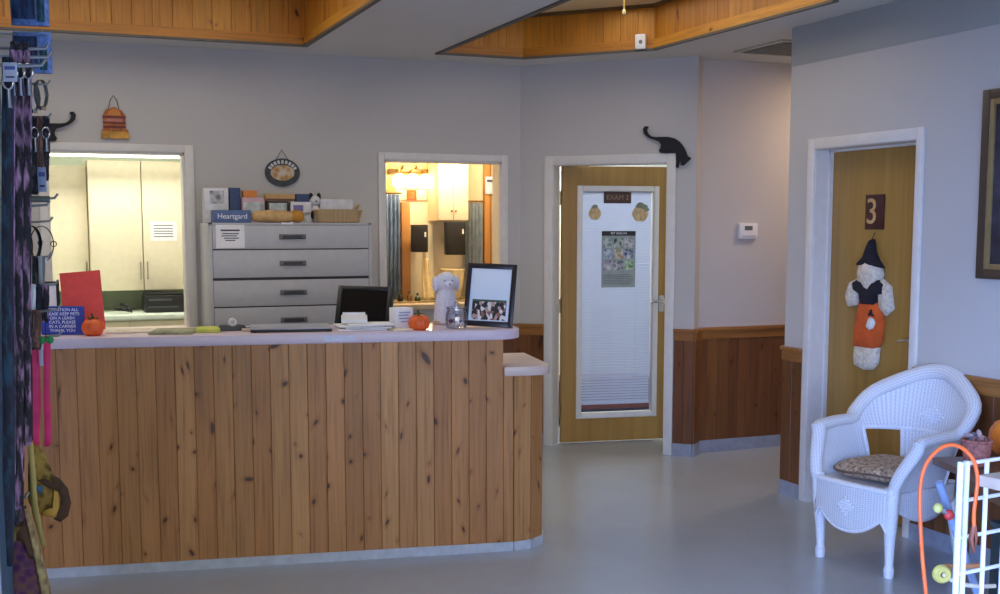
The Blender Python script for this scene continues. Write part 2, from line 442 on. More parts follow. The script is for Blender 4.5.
struct('wall_left', swap(wall_x(MB(), YF, YB, XL-.12, XL, [(-1.1, 1.7, .35, 2.5)])), M['wall'], smooth=0)
struct('wall_front', wall_x(MB(), XL, XR, YF-.12, YF, [(-2.2, .3, .3, 2.5), (.45, 1.45, .0, 2.5), (1.6, 4.0, .3, 2.5)]), M['wall'], smooth=0)
struct('wall_rear', MB().box(XL, XR, YB, YB+.12, 0, ZC+.02), M['wall'], smooth=0)
cream = paint('cream_paint', (226, 214, 186))
whitep = paint('white_paint', (226, 226, 220))
struct('wall_between_rooms', MB().box(2.10, 2.20, YA+.12, YB, 0, ZC), cream, smooth=0)
struct('wall_wash_room_back', MB().box(2.20, 4.5, 9.60, 9.70, 0, ZC), cream, smooth=0)
pp = Vector((3.40, 7.93)); pq = Vector((4.62, 10.6)); dd = (pq-pp).normalized(); qq = Vector((dd.y, -dd.x))*.09
struct('wall_partition', MB().prism([tuple(pp), tuple(pp+qq), tuple(pq+qq), tuple(pq)], 0, ZC), cream, smooth=0)
struct('wall_exam_room_back', MB().box(4.75, XR, 10.2, 10.3, 0, ZC), whitep, smooth=0)
struct('ground', MB().box(-40, 40, -40, 40, -.30, -.12), plain('grey_asphalt', (132, 132, 130), .9), smooth=0)

# shop-front frames behind the camera (they shape the daylight)
al = plain('bronze_window_frame', (70, 64, 60), .45)
for nm, x0, x1, z0 in (('window_3', -2.2, .3, .3), ('door_3', .45, 1.45, 0), ('window_4', 1.6, 4.0, .3)):
    m = MB()
    m.box(x0, x1, YF-.09, YF-.03, z0, z0+.06).box(x0, x1, YF-.09, YF-.03, 2.44, 2.5)
    for k in range(3 if x1-x0 > 2 else 2):
        n_ = 3 if x1-x0 > 2 else 2; c = x0+.03+(x1-x0-.06)*k/(n_-1); m.box(c-.03, c+.03, YF-.09, YF-.03, z0, 2.5)
    r = sroot(nm, (0, 0, 0)); struct('window_frame', m, al, r); struct('pane', MB().box(x0+.02, x1-.02, YF-.063, YF-.057, z0+.02, 2.48), M['glass'], r, smooth=0)
r = sroot('window_5')
m = MB()
for c in (-1.07, .3, 1.67): m.box(XL-.09, XL-.03, c-.03, c+.03, .35, 2.5)
m.box(XL-.09, XL-.03, -1.1, 1.7, .35, .41).box(XL-.09, XL-.03, -1.1, 1.7, 2.44, 2.5)
struct('window_frame', m, al, r); struct('pane', MB().box(XL-.063, XL-.057, -1.08, 1.68, .37, 2.48), M['glass'], r, smooth=0)

# pass-through windows in the back wall
def pass_window(name, W, cs, ct, sillmat, label):
    xa, xb, za, zb = W; r = sroot(name, label=label); y = YA
    m = MB()
    m.box(xa-cs, xa, y-.018, y+.001, za, zb+ct, .004).box(xb, xb+cs*1.15, y-.018, y+.001, za, zb+ct, .004).box(xa, xb, y-.018, y+.001, zb, zb+ct, .004)
    m.box(xa-.001, xa+.012, y-.002, y+.13, za, zb).box(xb-.012, xb+.001, y-.002, y+.13, za, zb).box(xa, xb, y-.002, y+.13, zb-.012, zb+.001)
    struct('window_frame', m, M['trimw'], r)
    struct('window_sill', MB().box(xa-cs, xb+cs, y-.05, y+.14, za-.03, za+.006, .004), sillmat, r)
pass_window('window_1', W1, .05, .05, M['lamlow'], 'white framed pass-through opening at the left of the back wall')
pass_window('window_2', W2, .045, .05, plain('tan_sill', (206, 178, 140), .4), 'white framed pass-through opening right of the file cabinet')

# ------------------------------------------------------------------ door 1 (ajar, in the angled wall)
d1 = sroot('door_1', (*P0, 0), RB, 'wood door with a tall blind-covered glass panel standing ajar')
m = MB()
for xa, xb in ((.188, .253), (1.086, 1.151)): m.box(xa, xb, -.018, .001, 0, 2.095, .004)
m.box(.253, 1.086, -.018, .001, 2.03, 2.095, .004)
m.box(.240, .256, -.002, .125, 0, 2.03).box(1.083, 1.099, -.002, .125, 0, 2.03).box(.253, 1.086, -.002, .125, 2.027, 2.04)
struct('door_frame', m, M['trimw'], d1)
LH = (3.603, 7.734); LA = math.radians(-8.9); LD = Vector((math.cos(LA), math.sin(LA))); LN = Vector((-LD.y, LD.x))
m = MB(); LW = .815
m.box(0, .13, -.021, .021, .012, 2.03).box(.715, LW, -.021, .021, .012, 2.03).box(.13, .715, -.021, .021, .012, .205).box(.13, .715, -.021, .021, 1.872, 2.03)
leaf = struct('door_leaf', m, M['door'], d1, loc=(.283, .092, 0), rot=(0, 0, LA-RB), smooth=0)
m = MB()
m.box(.110, .150, -.032, .03, .186, 1.890, .004).box(.698, .737, -.032, .03, .186, 1.890, .004).box(.15, .698, -.032, .03, 1.850, 1.890, .004).box(.15, .698, -.032, .03, .186, .226, .004)
struct('glass_frame', m, M['trimw'], leaf)
struct('glass', MB().box(.148, .70, -.006, .0, .22, 1.855), M['glass'], leaf, smooth=0)
m = MB(); z = 1.845
while z > .305:
    m.box(.156, .690, -.0105, .0105, -.0006, .0006, Mx=Matrix.Translation((0, .016, z)) @ Matrix.Rotation(math.radians(-62), 4, 'X')); z -= .0205
m.box(.156, .690, .008, .024, .282, .300).box(.156, .690, .004, .03, 1.838, 1.856)
bl = NT('blind_slat'); bl.base(lin((232, 236, 246))); bl.set(Roughness=.5)
tl = bl.n('ShaderNodeBsdfTranslucent'); tl.inputs[0].default_value = (*lin((225, 232, 248)), 1); ms = bl.n('ShaderNodeMixShader'); ms.inputs[0].default_value = .4
bl.l(bl.b.outputs[0], ms.inputs[1]); bl.l(tl.outputs[0], ms.inputs[2]); bl.l(ms.outputs[0], bl.out.inputs[0])
struct('blind', m, bl.m, leaf, smooth=0)
m = MB().lathe([(.030, 0), (.030, .006), (.012, .01), (.011, .05)], 16, Matrix.Translation((.765, -.021, 1.045)) @ Matrix.Rotation(PI/2, 4, 'X'))
m.tube([(.765, -.07, 1.045), (.74, -.072, 1.046), (.69, -.068, 1.043), (.665, -.064, 1.038)], [.011, .010, .009, .008], 8)
m.box(.745, .785, -.026, -.02, .965, 1.09, .004)
struct('handle', m, M['chrome'], leaf)
m = MB()
for z in (.25, 1.02, 1.80): m.tube([(-.006, .0, z-.05), (-.006, .0, z+.05)], .008, 8)
struct('hinge', m, plain('dull_brass', (150, 130, 90), .35, .9), leaf)

# ------------------------------------------------------------------ door 2 (closed, in the right wall)
d2 = sroot('door_2', (4.166, 0, 0), 0, 'plain closed wood door in the right wall behind the white chair')
m = MB()
for ya, yb in ((D3[0]-.048, D3[0]), (D3[1], D3[1]+.06)): m.box(-.018, .001, ya, yb, 0, 2.09, .004)
m.box(-.018, .001, D3[0], D3[1], 2.03, 2.09, .004)
m.box(-.002, .12, D3[1]-.003, D3[1]+.012, 0, 2.03).box(-.002, .12, D3[0]-.012, D3[0]+.003, 0, 2.03).box(-.002, .12, D3[0], D3[1], 2.027, 2.04)
m.box(.085, .108, D3[1]-.016, D3[1], 0, 2.03).box(.085, .108, D3[0], D3[0]+.003, 0, 2.03).box(.085, .108, D3[0], D3[1], 2.014, 2.03)
struct('door_frame', m, M['trimw'], d2)
X3 = .108   # face of the leaf behind the wall plane
lf2 = struct('door_leaf', MB().box(X3, X3+.04, D3[0]+.002, D3[1]-.002, .01, 2.024), M['door'], d2, smooth=0)
m = MB().lathe([(.030, 0), (.030, .006), (.012, .01), (.011, .05)], 16, Matrix.Translation((X3, 4.785, 1.01)) @ Matrix.Rotation(-PI/2, 4, 'Y'))
m.tube([(X3-.048, 4.785, 1.01), (X3-.052, 4.81, 1.012), (X3-.05, 4.85, 1.006), (X3-.048, 4.89, .998)], [.010, .010, .009, .007], 8)
struct('handle', m, M['chrome'], lf2)

# ------------------------------------------------------------------ wainscot, rails, baseboards
ZW = .885
def wains(name, segs, label, dark=True, base=True):
    r = sroot(name, label=label); b = MB(); rl = MB(); bs = MB()
    for p0, p1, sd in segs:
        boards(b, p0, p1, .085, ZW-.045, .088, .014, sd); rail(rl, p0, p1, ZW-.075, ZW-.012, .020, sd); rail(rl, p0, p1, ZW-.014, ZW+.006, .034, sd)
        rail(bs, p0, p1, 0, .088, .017, sd)
    struct('wainscot_boards', b, M['pinedark'], r); struct('chair_rail', rl, M['railpine'], r); struct('vinyl_base', bs, plain('grey_vinyl_base', (150, 156, 168), .45), r)
def bpt(x): return (P0[0]+x*math.cos(RB), P0[1]+x*math.sin(RB))
wains('trim_4', [((4.166, 5.598), (4.166, 5.79), 1), ((4.166, 5.79), (4.50, 5.79), 1)], 'short pine wainscot at the hallway corner')
wains('trim_5', [((4.166, -1.4), (4.166, 4.665), 1)], 'pine wainscot along the right wall behind the chair')
wains('trim_6', [(bpt(1.154), bpt(1.292), -1), (bpt(1.292), (4.335, 7.02), -1), ((4.335, 7.06), (7.9, 7.06), -1)], 'dark pine wainscot along the hallway wall')
wains('trim_7', [((2.12, YA), (3.345, YA), -1), (bpt(0), bpt(.186), -1)], 'pine wainscot at the end of the back wall beside the door')
# ------------------------------------------------------------------ reception counter
RC = math.atan2(-.171, .985); CO = Vector((.066, 5.608, 0)); CD = Vector((math.cos(RC), math.sin(RC), 0)); CN = Vector((-CD.y, CD.x, 0))
ZT = 1.100
def cl(s, t, z=ZT): p = CO+CD*s+CN*t; return (p.x, p.y, z)
ctr = thing('reception_counter', 'long knotty pine reception counter front with rounded right end', 'counter', CO, RC)
ca = [(2.15+.18*math.sin(math.radians(a)), .18-.18*math.cos(math.radians(a))) for a in (0, 30, 60, 90)]
b = MB(); rr = random.Random(3)
boards(b, (-.9, 0), (2.10, 0), .045, ZT-.048, .0855, .016, -1, rnd=rr)
b.build('front_panel', M['pine'], ctr)
b = MB()
boards(b, (2.10, 0), (2.15, 0), .045, .874, .06, .016, -1, rnd=rr)
for p, q in zip(ca, ca[1:]): boards(b, p, q, .045, .874, .09, .016, -1, gap=.0008, rnd=rr)
boards(b, (2.33, .18), (2.33, .54), .045, .874, .09, .016, -1, rnd=rr)
b.build('rounded_end_panel', M['pine'], ctr)
b = MB(); boards(b, (2.085, 0), (2.085, .40), .921, ZT-.048, .1, .014, -1, rnd=rr); b.build('bar_end_panel', M['pine'], ctr)
path = [(-.9, 0)]+[(2.15, 0)]+ca[1:]+[(2.33, .54)]
b = MB()
for p, q in zip(path, path[1:]): rail(b, p, q, 0, .046, .020, -1)
b.build('toe_base', M['vinyl'], ctr)['label'] = 'pale vinyl toe strip'
b = MB(); b.box(-.9, 2.08, .005, .03, .02, ZT-.05).box(-.9, 2.08, .385, .41, .02, .874).box(-.9, -.88, .03, .385, .02, ZT-.05)
b.box(2.30, 2.325, .18, .54, .02, .874)
b.build('backing', plain('counter_backing', (120, 92, 66), .6), ctr)
# laminate tops
def slab(name, poly, z0, z1, mat, label, cat):
    mb = MB(); bm = bmesh.new()
    vs = [bm.verts.new((x, y, 0)) for x, y in poly]; f = bm.faces.new(vs)
    r = bmesh.ops.extrude_face_region(bm, geom=[f])
    for v in r['geom']:
        if isinstance(v, bmesh.types.BMVert): v.co.z = z1-z0
    bmesh.ops.recalc_face_normals(bm, faces=bm.faces)
    es = [e for e in bm.edges if abs(e.verts[0].co.z-e.verts[1].co.z) < 1e-6]
    bmesh.ops.bevel(bm, geom=es, offset=.005, segments=2, affect='EDGES', profile=.5)
    bm.verts.index_update()
    mb.add([v.co.copy() for v in bm.verts], [[v.index for v in f.verts] for f in bm.faces]); bm.free()
    return tag(mb.build(name, mat, None, loc=(CO.x, CO.y, z0), rot=(0, 0, RC)), label, cat)
top = [(-.93, -.035), (2.05, -.035)]+[(2.05+.155*math.sin(math.radians(a)), .12-.155*math.cos(math.radians(a))) for a in range(15, 91, 15)]+[(2.205, .46), (-.93, .46)]
slab('countertop', top, ZT-.048, ZT, M['lam'], 'long pale pink laminate countertop along the upper bar', 'countertop')
low = [(2.10, -.045), (2.25, -.045)]+[(2.25+.095*math.sin(math.radians(a)), .05-.095*math.cos(math.radians(a))) for a in range(15, 91, 15)]+[(2.345, .57), (1.9, .57), (1.9, 1.05), (-.9, 1.05), (-.9, .41), (2.10, .41)]
slab('lower_countertop', low, .875, .921, M['lamlow'], 'lower pink laminate worktop with its rounded corner at the right end of the counter', 'countertop')
b = MB(); b.box(-.075, .075, -.0008, .0006, -.013, .013)
tp = tag(b.build('tape_strip', plain('clear_tape', (214, 216, 236), .3), None, cl(1.31, -.0362, ZT-.024), (0, 0, RC)), 'strip of white tape stuck on the front edge of the countertop', 'tape')

def item(name, label, cat, s, t, rz=0, z=ZT, group=None): return thing(name, label, cat, cl(s, t, z), RC+rz, group)
# red board
r = item('red_card', 'tall red upright card at the left end of the countertop', 'sign', .135, .29)
Mx = Matrix.Rotation(math.radians(-9), 4, 'X') @ Matrix.Rotation(math.radians(-4.5), 4, 'Y')
MB().box(-.092, .092, -.004, .004, .004, .288, .002, Mx).build('card', M['red'], r)
MB().tube([(0, .045, .22), (0, .125, .004)], .006, 8).build('easel_leg', M['black'], r)
# blue sign
r = item('blue_sign', 'small blue sign with white lettering at the left end of the countertop', 'sign', .055, .155, math.radians(-6))
MB().box(-.096, .096, -.011, .011, .001, .132, .004).build('panel', M['blue'], r)
letters('lettering', 'ATTENTION ALL\nPLEASE KEEP PETS\nON A LEASH\nCATS, PLEASE\nIN A CARRIER\nTHANK YOU', .0195, M['paper'], r, (0, -.0115, .068), space=.98)
# pumpkins
def pumpkin(name, label, loc, R, hgt, group=None, leaves=True, mat=None, ribs=9, stem_h=.25):
    r = thing(name, label, 'pumpkin', loc, random.random()*6, group)
    prof = [(R*.18, .0), (R*.55, hgt*.01), (R*.86, hgt*.16), (R, hgt*.42), (R*.96, hgt*.66), (R*.74, hgt*.88), (R*.4, hgt*.99), (R*.14, hgt*.95), (.0001, hgt*.93)]
    MB().lathe(prof, 54, rib=(ribs, .045)).build('body', mat or M['orange'], r, smooth=60)
    MB().tube([(0, 0, hgt*.93), (R*.04, 0, hgt*1.08), (R*.16, R*.05, hgt*(1.05+stem_h))], [R*.15, R*.10, R*.12], 7).build('stem', M['green'], r)
    if leaves:
        m = MB()
        for a in (0.3, 2.2, 4.1):
            c, s_ = math.cos(a), math.sin(a); p = []
            for k in range(7):
                u = k/6; wv = R*.26*math.sin(PI*min(1, u*1.02))**.8+.0005; rad = R*(.06+.55*u); zz = hgt*(1.04-.06*u*u)+R*.10*math.sin(u*3)
                p.append(((c*rad-s_*wv, s_*rad+c*wv, zz), (c*rad+s_*wv, s_*rad-c*wv, zz)))
            vs = [q for ab in p for q in ab]
            m.add(vs, [(2*k, 2*k+1, 2*k+3, 2*k+2) for k in range(6)])
        m.build('leaf', M['green'], r, solid=.0015)
    return r
pumpkin('mini_pumpkin', 'small orange pumpkin beside the blue sign', cl(.195, .085), .049, .078)
pumpkin('mini_pumpkin', 'small orange pumpkin beside the white figurine', cl(1.70, .06), .052, .074)
# black frame at far left
r = item('photo_frame', 'small black photo frame behind the blue sign', 'photo frame', -.055, .33, math.radians(12))
Mx = Matrix.Rotation(math.radians(-10), 4, 'X')
m = MB().box(-.075, -.060, -.008, .008, .003, .24, .002, Mx).box(.060, .075, -.008, .008, .003, .24, .002, Mx).box(-.06, .06, -.008, .008, .003, .018, .002, Mx).box(-.06, .06, -.008, .008, .225, .24, .002, Mx)
m.build('frame', M['black'], r); MB().box(-.061, .061, -.002, .003, .017, .226, 0, Mx).build('print', M['paper'], r)
# flat papers, pads
tag(MB().box(-.105, .105, -.10, .10, .001, .007, .002).build('magazine', plain('cream_magazine', (226, 216, 196), .5, vary=.1, scale=30), None, cl(.34, .26), (0, 0, RC+.1)), 'cream magazine lying flat beside the red card', 'magazine')
tag(MB().box(-.10, .10, -.12, .12, .001, .012, .002).build('magazine', plain('green_magazine', (150, 152, 120), .5, vary=.25, scale=24), None, cl(.55, .17), (0, 0, RC-.1)), 'thin olive magazine lying flat on the countertop left of the yellow pad', 'magazine')
tag(MB().box(-.055, .055, -.08, .08, .001, .018, .002).build('notepad', plain('yellow_pad', (206, 212, 96), .7), None, cl(.705, .19), (0, 0, RC)), 'yellow notepad on the countertop beside the tape dispenser', 'notepad')
r = item('tape_dispenser', 'black tape dispenser with a pale roll beside the yellow notepad', 'tape dispenser', .815, .20, .15)
prof = [(-.062, .001), (.062, .001), (.066, .012), (.058, .026), (.03, .030), (.0, .022), (-.03, .03), (-.058, .03), (-.066, .014)]
Rx = Matrix.Rotation(PI/2, 4, 'X')
MB().prism(prof, -.02, .02, Rx).build('base', M['black'], r)
MB().lathe([(.010, -.010), (.019, -.010), (.019, .010), (.010, .010), (.010, -.010)], 20, Matrix.Translation((.002, 0, .042)) @ Rx).build('roll', M['white'], r)
r = item('pen', 'black pen with a blue cap beside the tape dispenser', 'pen', .905, .23, .35)
MB().tube([(-.06, 0, .0075), (.03, 0, .0075)], .006, 8).build('barrel', M['black'], r); MB().tube([(.03, 0, .0075), (.075, 0, .0075), (.08, 0, .0075)], [.007, .0065, .004], 8).build('cap', M['blue'], r)
tag(MB().box(-.035, .035, -.03, .03, .001, .012, .003).build('eraser', plain('tan_eraser', (206, 190, 176), .7), None, cl(.895, .16), (0, 0, RC)), 'tan block eraser in front of the black pen', 'eraser')
r = item('laptop', 'closed grey laptop lying flat on the middle of the countertop', 'laptop', 1.09, .185, 0)
g = plain('grey_laptop', (164, 166, 178), .35)
MB().box(-.19, .19, -.135, .135, .003, .013, .003).build('base', M['black'], r); MB().box(-.19, .19, -.135, .135, .0135, .021, .003).build('lid', g, r)
for x in (-.17, .17):
    for y in (-.115, .115): MB().lathe([(.008, 0), (.008, .003)], 8, Matrix.Translation((x, y, 0))).build('foot', M['black'], r)
    for y in (-.115, .115): m.lathe([(.008, 0), (.008, .003)], 8, Matrix.Translation((x, y, 0)))
# white papers
r = item('paper_stack', 'untidy stack of white papers in front of the black monitor', 'papers', 1.445, .13, 0, group=None)
for k, (dx, dy, rz, wd) in enumerate(((-.01, 0, .05, .21), (.03, .02, -.10, .2), (-.02, .03, .12, .2), (.03, -.01, .06, .2))):
    MB().box(-wd/2-.02, wd/2, -.08, .08, 0.001+.008*k, .008+.008*k, .002, Matrix.Translation((dx, dy, 0)) @ Matrix.Rotation(rz, 4, 'Z')).build('sheet', M['paper'], r)
r = item('card_holder', 'white card holder on the stack of papers', 'card holder', 1.395, .16, -.05, ZT+.0335)
Mx = Matrix.Rotation(math.radians(-20), 4, 'X')
MB().prism([(-.04, .0005), (.045, .0005), (.045, .012), (.015, .036), (-.005, .036), (-.04, .02)], -.062, .062, Matrix.Rotation(PI/2, 4, 'Z') @ Matrix.Rotation(PI/2, 4, 'X')).build('holder', M['white'], r)
MB().box(-.055, .055, -.004, .004, .014, .05, 0, Matrix.Translation((0, .0, .0)) @ Mx).build('cards', M['paper'], r)
# white box
r = item('white_box', 'white square box with faint blue print between the papers and a pumpkin', 'box', 1.63, .20, math.radians(18))
MB().box(-.047, .047, -.04, .04, .001, .10, .003).build('carton', M['paper'], r)
m = MB()
for z, x0, x1 in ((.075, -.03, .03), (.062, -.034, .02), (.046, -.03, .034), (.03, -.02, .03)): m.box(x0, x1, -.0406, -.0398, z, z+.006)
m.build('print', plain('pale_blue_print', (150, 178, 220), .7), r)
tag(MB().box(-.05, .05, -.035, .035, .001, .008, .001).build('envelope', plain('ivory_paper', (238, 226, 196), .8), None, cl(1.61, .055), (0, 0, RC+.2)), 'ivory envelope lying in front of the white square box', 'envelope')
# white dog figurine
r = item('figurine', 'white sitting dog figurine between the pumpkin and the photo frame', 'figurine', 1.885, .38, math.radians(6))
fg = plain('glazed_white_ceramic', (226, 224, 236), .35, vary=.05, scale=60, bump=.15)
m = MB()
m.lathe([(.0001, .0), (.062, .0), (.065, .012), (.063, .05), (.058, .10), (.053, .14), (.049, .165), (.034, .185), (.0001, .19)], 28)
m.ball((0, -.004, .215), .056, .050, .052, 24, 14)
m.build('body', fg, r, smooth=60)
m = MB(); m.ball((0, -.050, .203), .024, .022, .018, 16, 10); m.build('muzzle', fg, r, smooth=60)
for sx in (-1, 1):
    m = MB(); m.ball((sx*.058, .0, .205), .014, .026, .040, 14, 10); m.build('ear', fg, r, smooth=60)
    m = MB(); m.tube([(sx*.026, -.040, .12), (sx*.027, -.052, .06), (sx*.028, -.054, .012)], [.018, .016, .019], 10); m.ball((sx*.028, -.062, .013), .018, .022, .012, 12, 8); m.build('paw', fg, r, smooth=60)
m = MB().ball((0, -.072, .208), .006, .005, .005, 8, 6)
for sx in (-1, 1): m.ball((sx*.020, -.050, .224), .005, .004, .005, 8, 6)
m.build('face_marks', plain('grey_glaze', (150, 148, 160), .3), r)
MB().lathe([(.066, -.0), (.070, .004), (.070, .016), (.064, .02)], 24).build('base', plain('pale_wood_base', (206, 178, 150), .5), r)
# glass jar of treats
r = item('glass_jar', 'clear glass jar of treats in front of the photo frame', 'jar', 1.89, .105)
MB().lathe([(.040, .001), (.050, .005), (.054, .03), (.053, .07), (.046, .088), (.046, .098), (.043, .098), (.043, .087), (.050, .07), (.051, .03), (.047, .008), (.0001, .006)], 28).build('jar', glass_pane('jar_glass', (.96, .97, 1.0), .3), r, smooth=50)
MB().lathe([(.049, .098), (.049, .106), (.030, .110), (.012, .112), (.014, .124), (.008, .13), (.0001, .131)], 24).build('lid', glass_pane('lid_glass', (.9, .92, .97), .5), r, smooth=50)
tr = [plain('treat_white', (236, 230, 226), .5), plain('treat_tan', (196, 160, 120), .6), plain('treat_navy', (58, 62, 110), .5)]
rg = random.Random(5)
for k in range(20):
    a = rg.random()*6.28; q = .033*math.sqrt(rg.random()); lay = k//7
    m = MB(); m.ball((0, 0, 0), .0125, .010, .009, 8, 6)
    m.build('treat', tr[k % 3], r, (q*math.cos(a), q*math.sin(a), .017+lay*.019+rg.random()*.004), (rg.random()*3, rg.random()*3, 0))
# big dark photo frame
r = item('photo_frame', 'large dark framed photograph of dogs standing at the right end of the countertop', 'photo frame', 2.045, .10, math.radians(-24), ZT+.003)
Lx = Matrix.Rotation(math.radians(-13), 4, 'X') @ Matrix.Rotation(math.radians(2), 4, 'Y')
W_, H_ = .125, .318
m = MB()
m.box(-W_, -W_+.024, -.010, .008, .003, H_, .003, Lx).box(W_-.024, W_, -.010, .008, .003, H_, .003, Lx).box(-W_+.02, W_-.02, -.010, .008, .003, .030, .003, Lx).box(-W_+.02, W_-.02, -.010, .008, H_-.026, H_, .003, Lx)
m.build('frame', plain('dark_frame_wood', (44, 38, 40), .35), r)
t = NT('dog_photograph'); uv = t.coord('UV'); sp = t.n('ShaderNodeSeparateXYZ'); t.l(uv, sp.inputs[0])
sky = t.ramp(sp.outputs['Y'], [(.3, lin((222, 236, 250))), (1.0, lin((246, 250, 255)))])
vo = t.n('ShaderNodeTexVoronoi'); t.l(uv, vo.inputs['Vector']); vo.inputs['Scale'].default_value = 13
sc = t.n('ShaderNodeSeparateColor'); t.l(vo.outputs['Color'], sc.inputs[0])
dogs = t.ramp(sc.outputs[0], [(0, lin((40, 36, 40))), (.28, lin((232, 228, 226))), (.52, lin((150, 104, 90))), (.7, lin((52, 44, 46))), (.85, lin((196, 160, 150)))], 'CONSTANT')
dogs = t.mix(t.ramp(sp.outputs['Y'], [(.36, (0, 0, 0)), (.37, (1, 1, 1))], 'CONSTANT'), dogs, lin((58, 92, 72)))
inx = t.n('ShaderNodeMath', operation='COMPARE'); t.l(sp.outputs['X'], inx.inputs[0]); inx.inputs[1].default_value = .5; inx.inputs[2].default_value = .42
iny = t.n('ShaderNodeMath', operation='COMPARE'); t.l(sp.outputs['Y'], iny.inputs[0]); iny.inputs[1].default_value = .22; iny.inputs[2].default_value = .19
am = t.n('ShaderNodeMath', operation='MULTIPLY'); t.l(inx.outputs[0], am.inputs[0]); t.l(iny.outputs[0], am.inputs[1])
t.base(t.mix(am.outputs[0], sky, dogs)); t.set(Roughness=.6)
q = [Lx @ Vector(p) for p in ((-W_+.022, -.004, .028), (W_-.022, -.004, .028), (W_-.022, -.004, H_-.024), (-W_+.022, -.004, H_-.024))]
MB().add(q, [(0, 1, 2, 3)], None, [[(0, 0), (1, 0), (1, 1), (0, 1)]]).build('print', t.m, r, smooth=0)
MB().box(-W_+.02, W_-.02, .004, .007, .02, H_-.02, 0, Lx).tube([(0, .066, .2), (0, .135, .007)], .006, 8).build('easel_back', M['black'], r)
# monitor on the staff worktop
r = thing('computer_monitor', 'black computer monitor standing behind the middle of the counter', 'monitor', cl(1.50, .72, .921), RC+math.radians(-22))
MB().lathe([(.09, 0), (.09, .008), (.07, .014), (.03, .018), (.0001, .02)], 28).build('base', M['black'], r)
MB().tube([(0, .01, .015), (0, .012, .15), (0, .004, .22)], [.022, .02, .02], 10).build('stand', M['black'], r)
Mx = Matrix.Translation((0, 0, .240)) @ Matrix.Rotation(math.radians(-19), 4, 'X') @ Matrix.Rotation(math.radians(1), 4, 'Y')
m = MB(); a_, b_ = .152, .120
m.box(-a_, a_, -.012, .02, -b_, b_, .006, Mx)
m.build('casing', M['black'], r)
m = MB()
for x0, x1, z0, z1 in ((-a_, -a_+.026, -b_, b_), (a_-.026, a_, -b_, b_), (-a_+.026, a_-.026, b_-.024, b_), (-a_+.026, a_-.026, -b_, -b_+.03)): m.box(x0, x1, -.019, -.0125, z0, z1, .002, Mx)
m.build('bezel', plain('dark_grey_bezel', (34, 36, 40), .35), r)
MB().box(-a_+.027, a_-.027, -.0145, -.0128, -b_+.031, b_-.025, 0, Mx).build('screen', plain('dark_screen', (14, 14, 18), .18), r)
MB().box(.01, .035, -.0205, -.0192, -b_+.010, -b_+.020, 0, Mx).build('badge', M['chrome'], r)

# ------------------------------------------------------------------ file cabinet
FX0, FX1, FY0, FY1, FZ = 1.052, 2.085, 7.392, 7.835, 1.620
fc = thing('file_cabinet', 'wide grey steel file cabinet with shallow drawers against the back wall', 'file cabinet', ((FX0+FX1)/2, FY0, 0))
hw = (FX1-FX0)/2
m = MB().box(-hw, hw, .018, FY1-FY0, .06, FZ, .004).box(-hw+.02, hw-.02, .03, FY1-FY0-.02, 0, .06)
m.box(-hw, -hw+.018, .0, .02, .06, FZ).box(hw-.018, hw, .0, .02, .06, FZ).box(-hw, hw, 0, .02, FZ-.012, FZ)
m.build('body', M['steel'], fc)
MB().box(-hw+.0185, hw-.0185, .0165, .0178, .07, FZ-.013).build('drawer_gap_shade', M['steeld'], fc)  # dark sheet that paints the shade in the gaps between drawers
zs = [1.608, 1.453, 1.274, 1.094, .915, .735, .555, .375, .08]
for k in range(len(zs)-1):
    z1_, z0_ = zs[k]-(.013 if k == 2 else .0035), zs[k+1]+.004
    d = MB().box(-hw+.020, hw-.020, -.004, .0163, z0_, z1_, .003).build('drawer', M['steel'], fc)
    zc = (z0_+z1_)/2
    m = MB().box(-.085, .085, -.012, -.0045, zc-.014, zc+.018, .003); m.build('label_holder', plain('pull_grey', (108, 108, 112), .4), d)
    m = MB().box(-.062, .062, -.0150, -.0120, zc-.004, zc+.010).box(-.066, .066, -.02, -.012, zc-.012, zc-.006, .002); m.build('pull', M['steeld'], d)
r = thing('paper_notice', 'white paper notice stuck on the top drawer of the grey file cabinet', 'notice', (1.180, FY0-.0062, 1.535))
MB().box(-.088, .088, -.0008, .0008, -.072, .072).build('sheet', M['paper'], r)
m = MB()
for z, a, b_ in ((.040, -.058, .058), (.018, -.05, .052), (.004, -.055, .04), (-.010, -.04, .052), (-.024, -.03, .03)): m.box(a, b_, -.0012, -.0009, z-.003 - (.003 if z > .03 else 0), z+.003)
m.build('writing', M['ink'], r)

def carton(name, label, x0, x1, y0, y1, h, mat, panels=(), z=FZ, txt=None, group=None, rz=0):
    r = thing(name, label, 'box', ((x0+x1)/2, (y0+y1)/2, z+.0005), rz, group); hx, hy = (x1-x0)/2, (y1-y0)/2
    MB().box(-hx, hx, -hy, hy, 0, h, .002).build('carton', mat, r)
    for a, b_, c, d, pm in panels: MB().box(-hx+a*2*hx, -hx+b_*2*hx, -hy-.0012, -hy-.0002, c*h, d*h).build('printed_panel', pm, r)
    if txt: letters('lettering', txt[0], txt[1], txt[2], r, (0, -hy-.0008, h*.5), ex=.0004)
    return r
pic = spotted('black_and_white_print', (40, 38, 42), (160, 158, 160), (226, 224, 224), 24)
picc = spotted('green_and_white_print', (90, 120, 110), (190, 200, 196), (232, 232, 228), 20)
wht = plain('white_carton', (222, 220, 222), .5)
grp = 'boxes on the file cabinet'
carton('blue_box', 'low blue box with white lettering on the left front of the file cabinet', 1.085, 1.315, 7.41, 7.53, .078, plain('slate_blue_carton', (84, 104, 150), .5), txt=('Heartgard', .045, M['paper']), group=grp)
carton('white_box', 'tall white box with a dark animal picture standing behind the low blue box', 1.055, 1.205, 7.58, 7.68, .218, wht, ((.22, .82, .55, .92, pic),), group=grp)
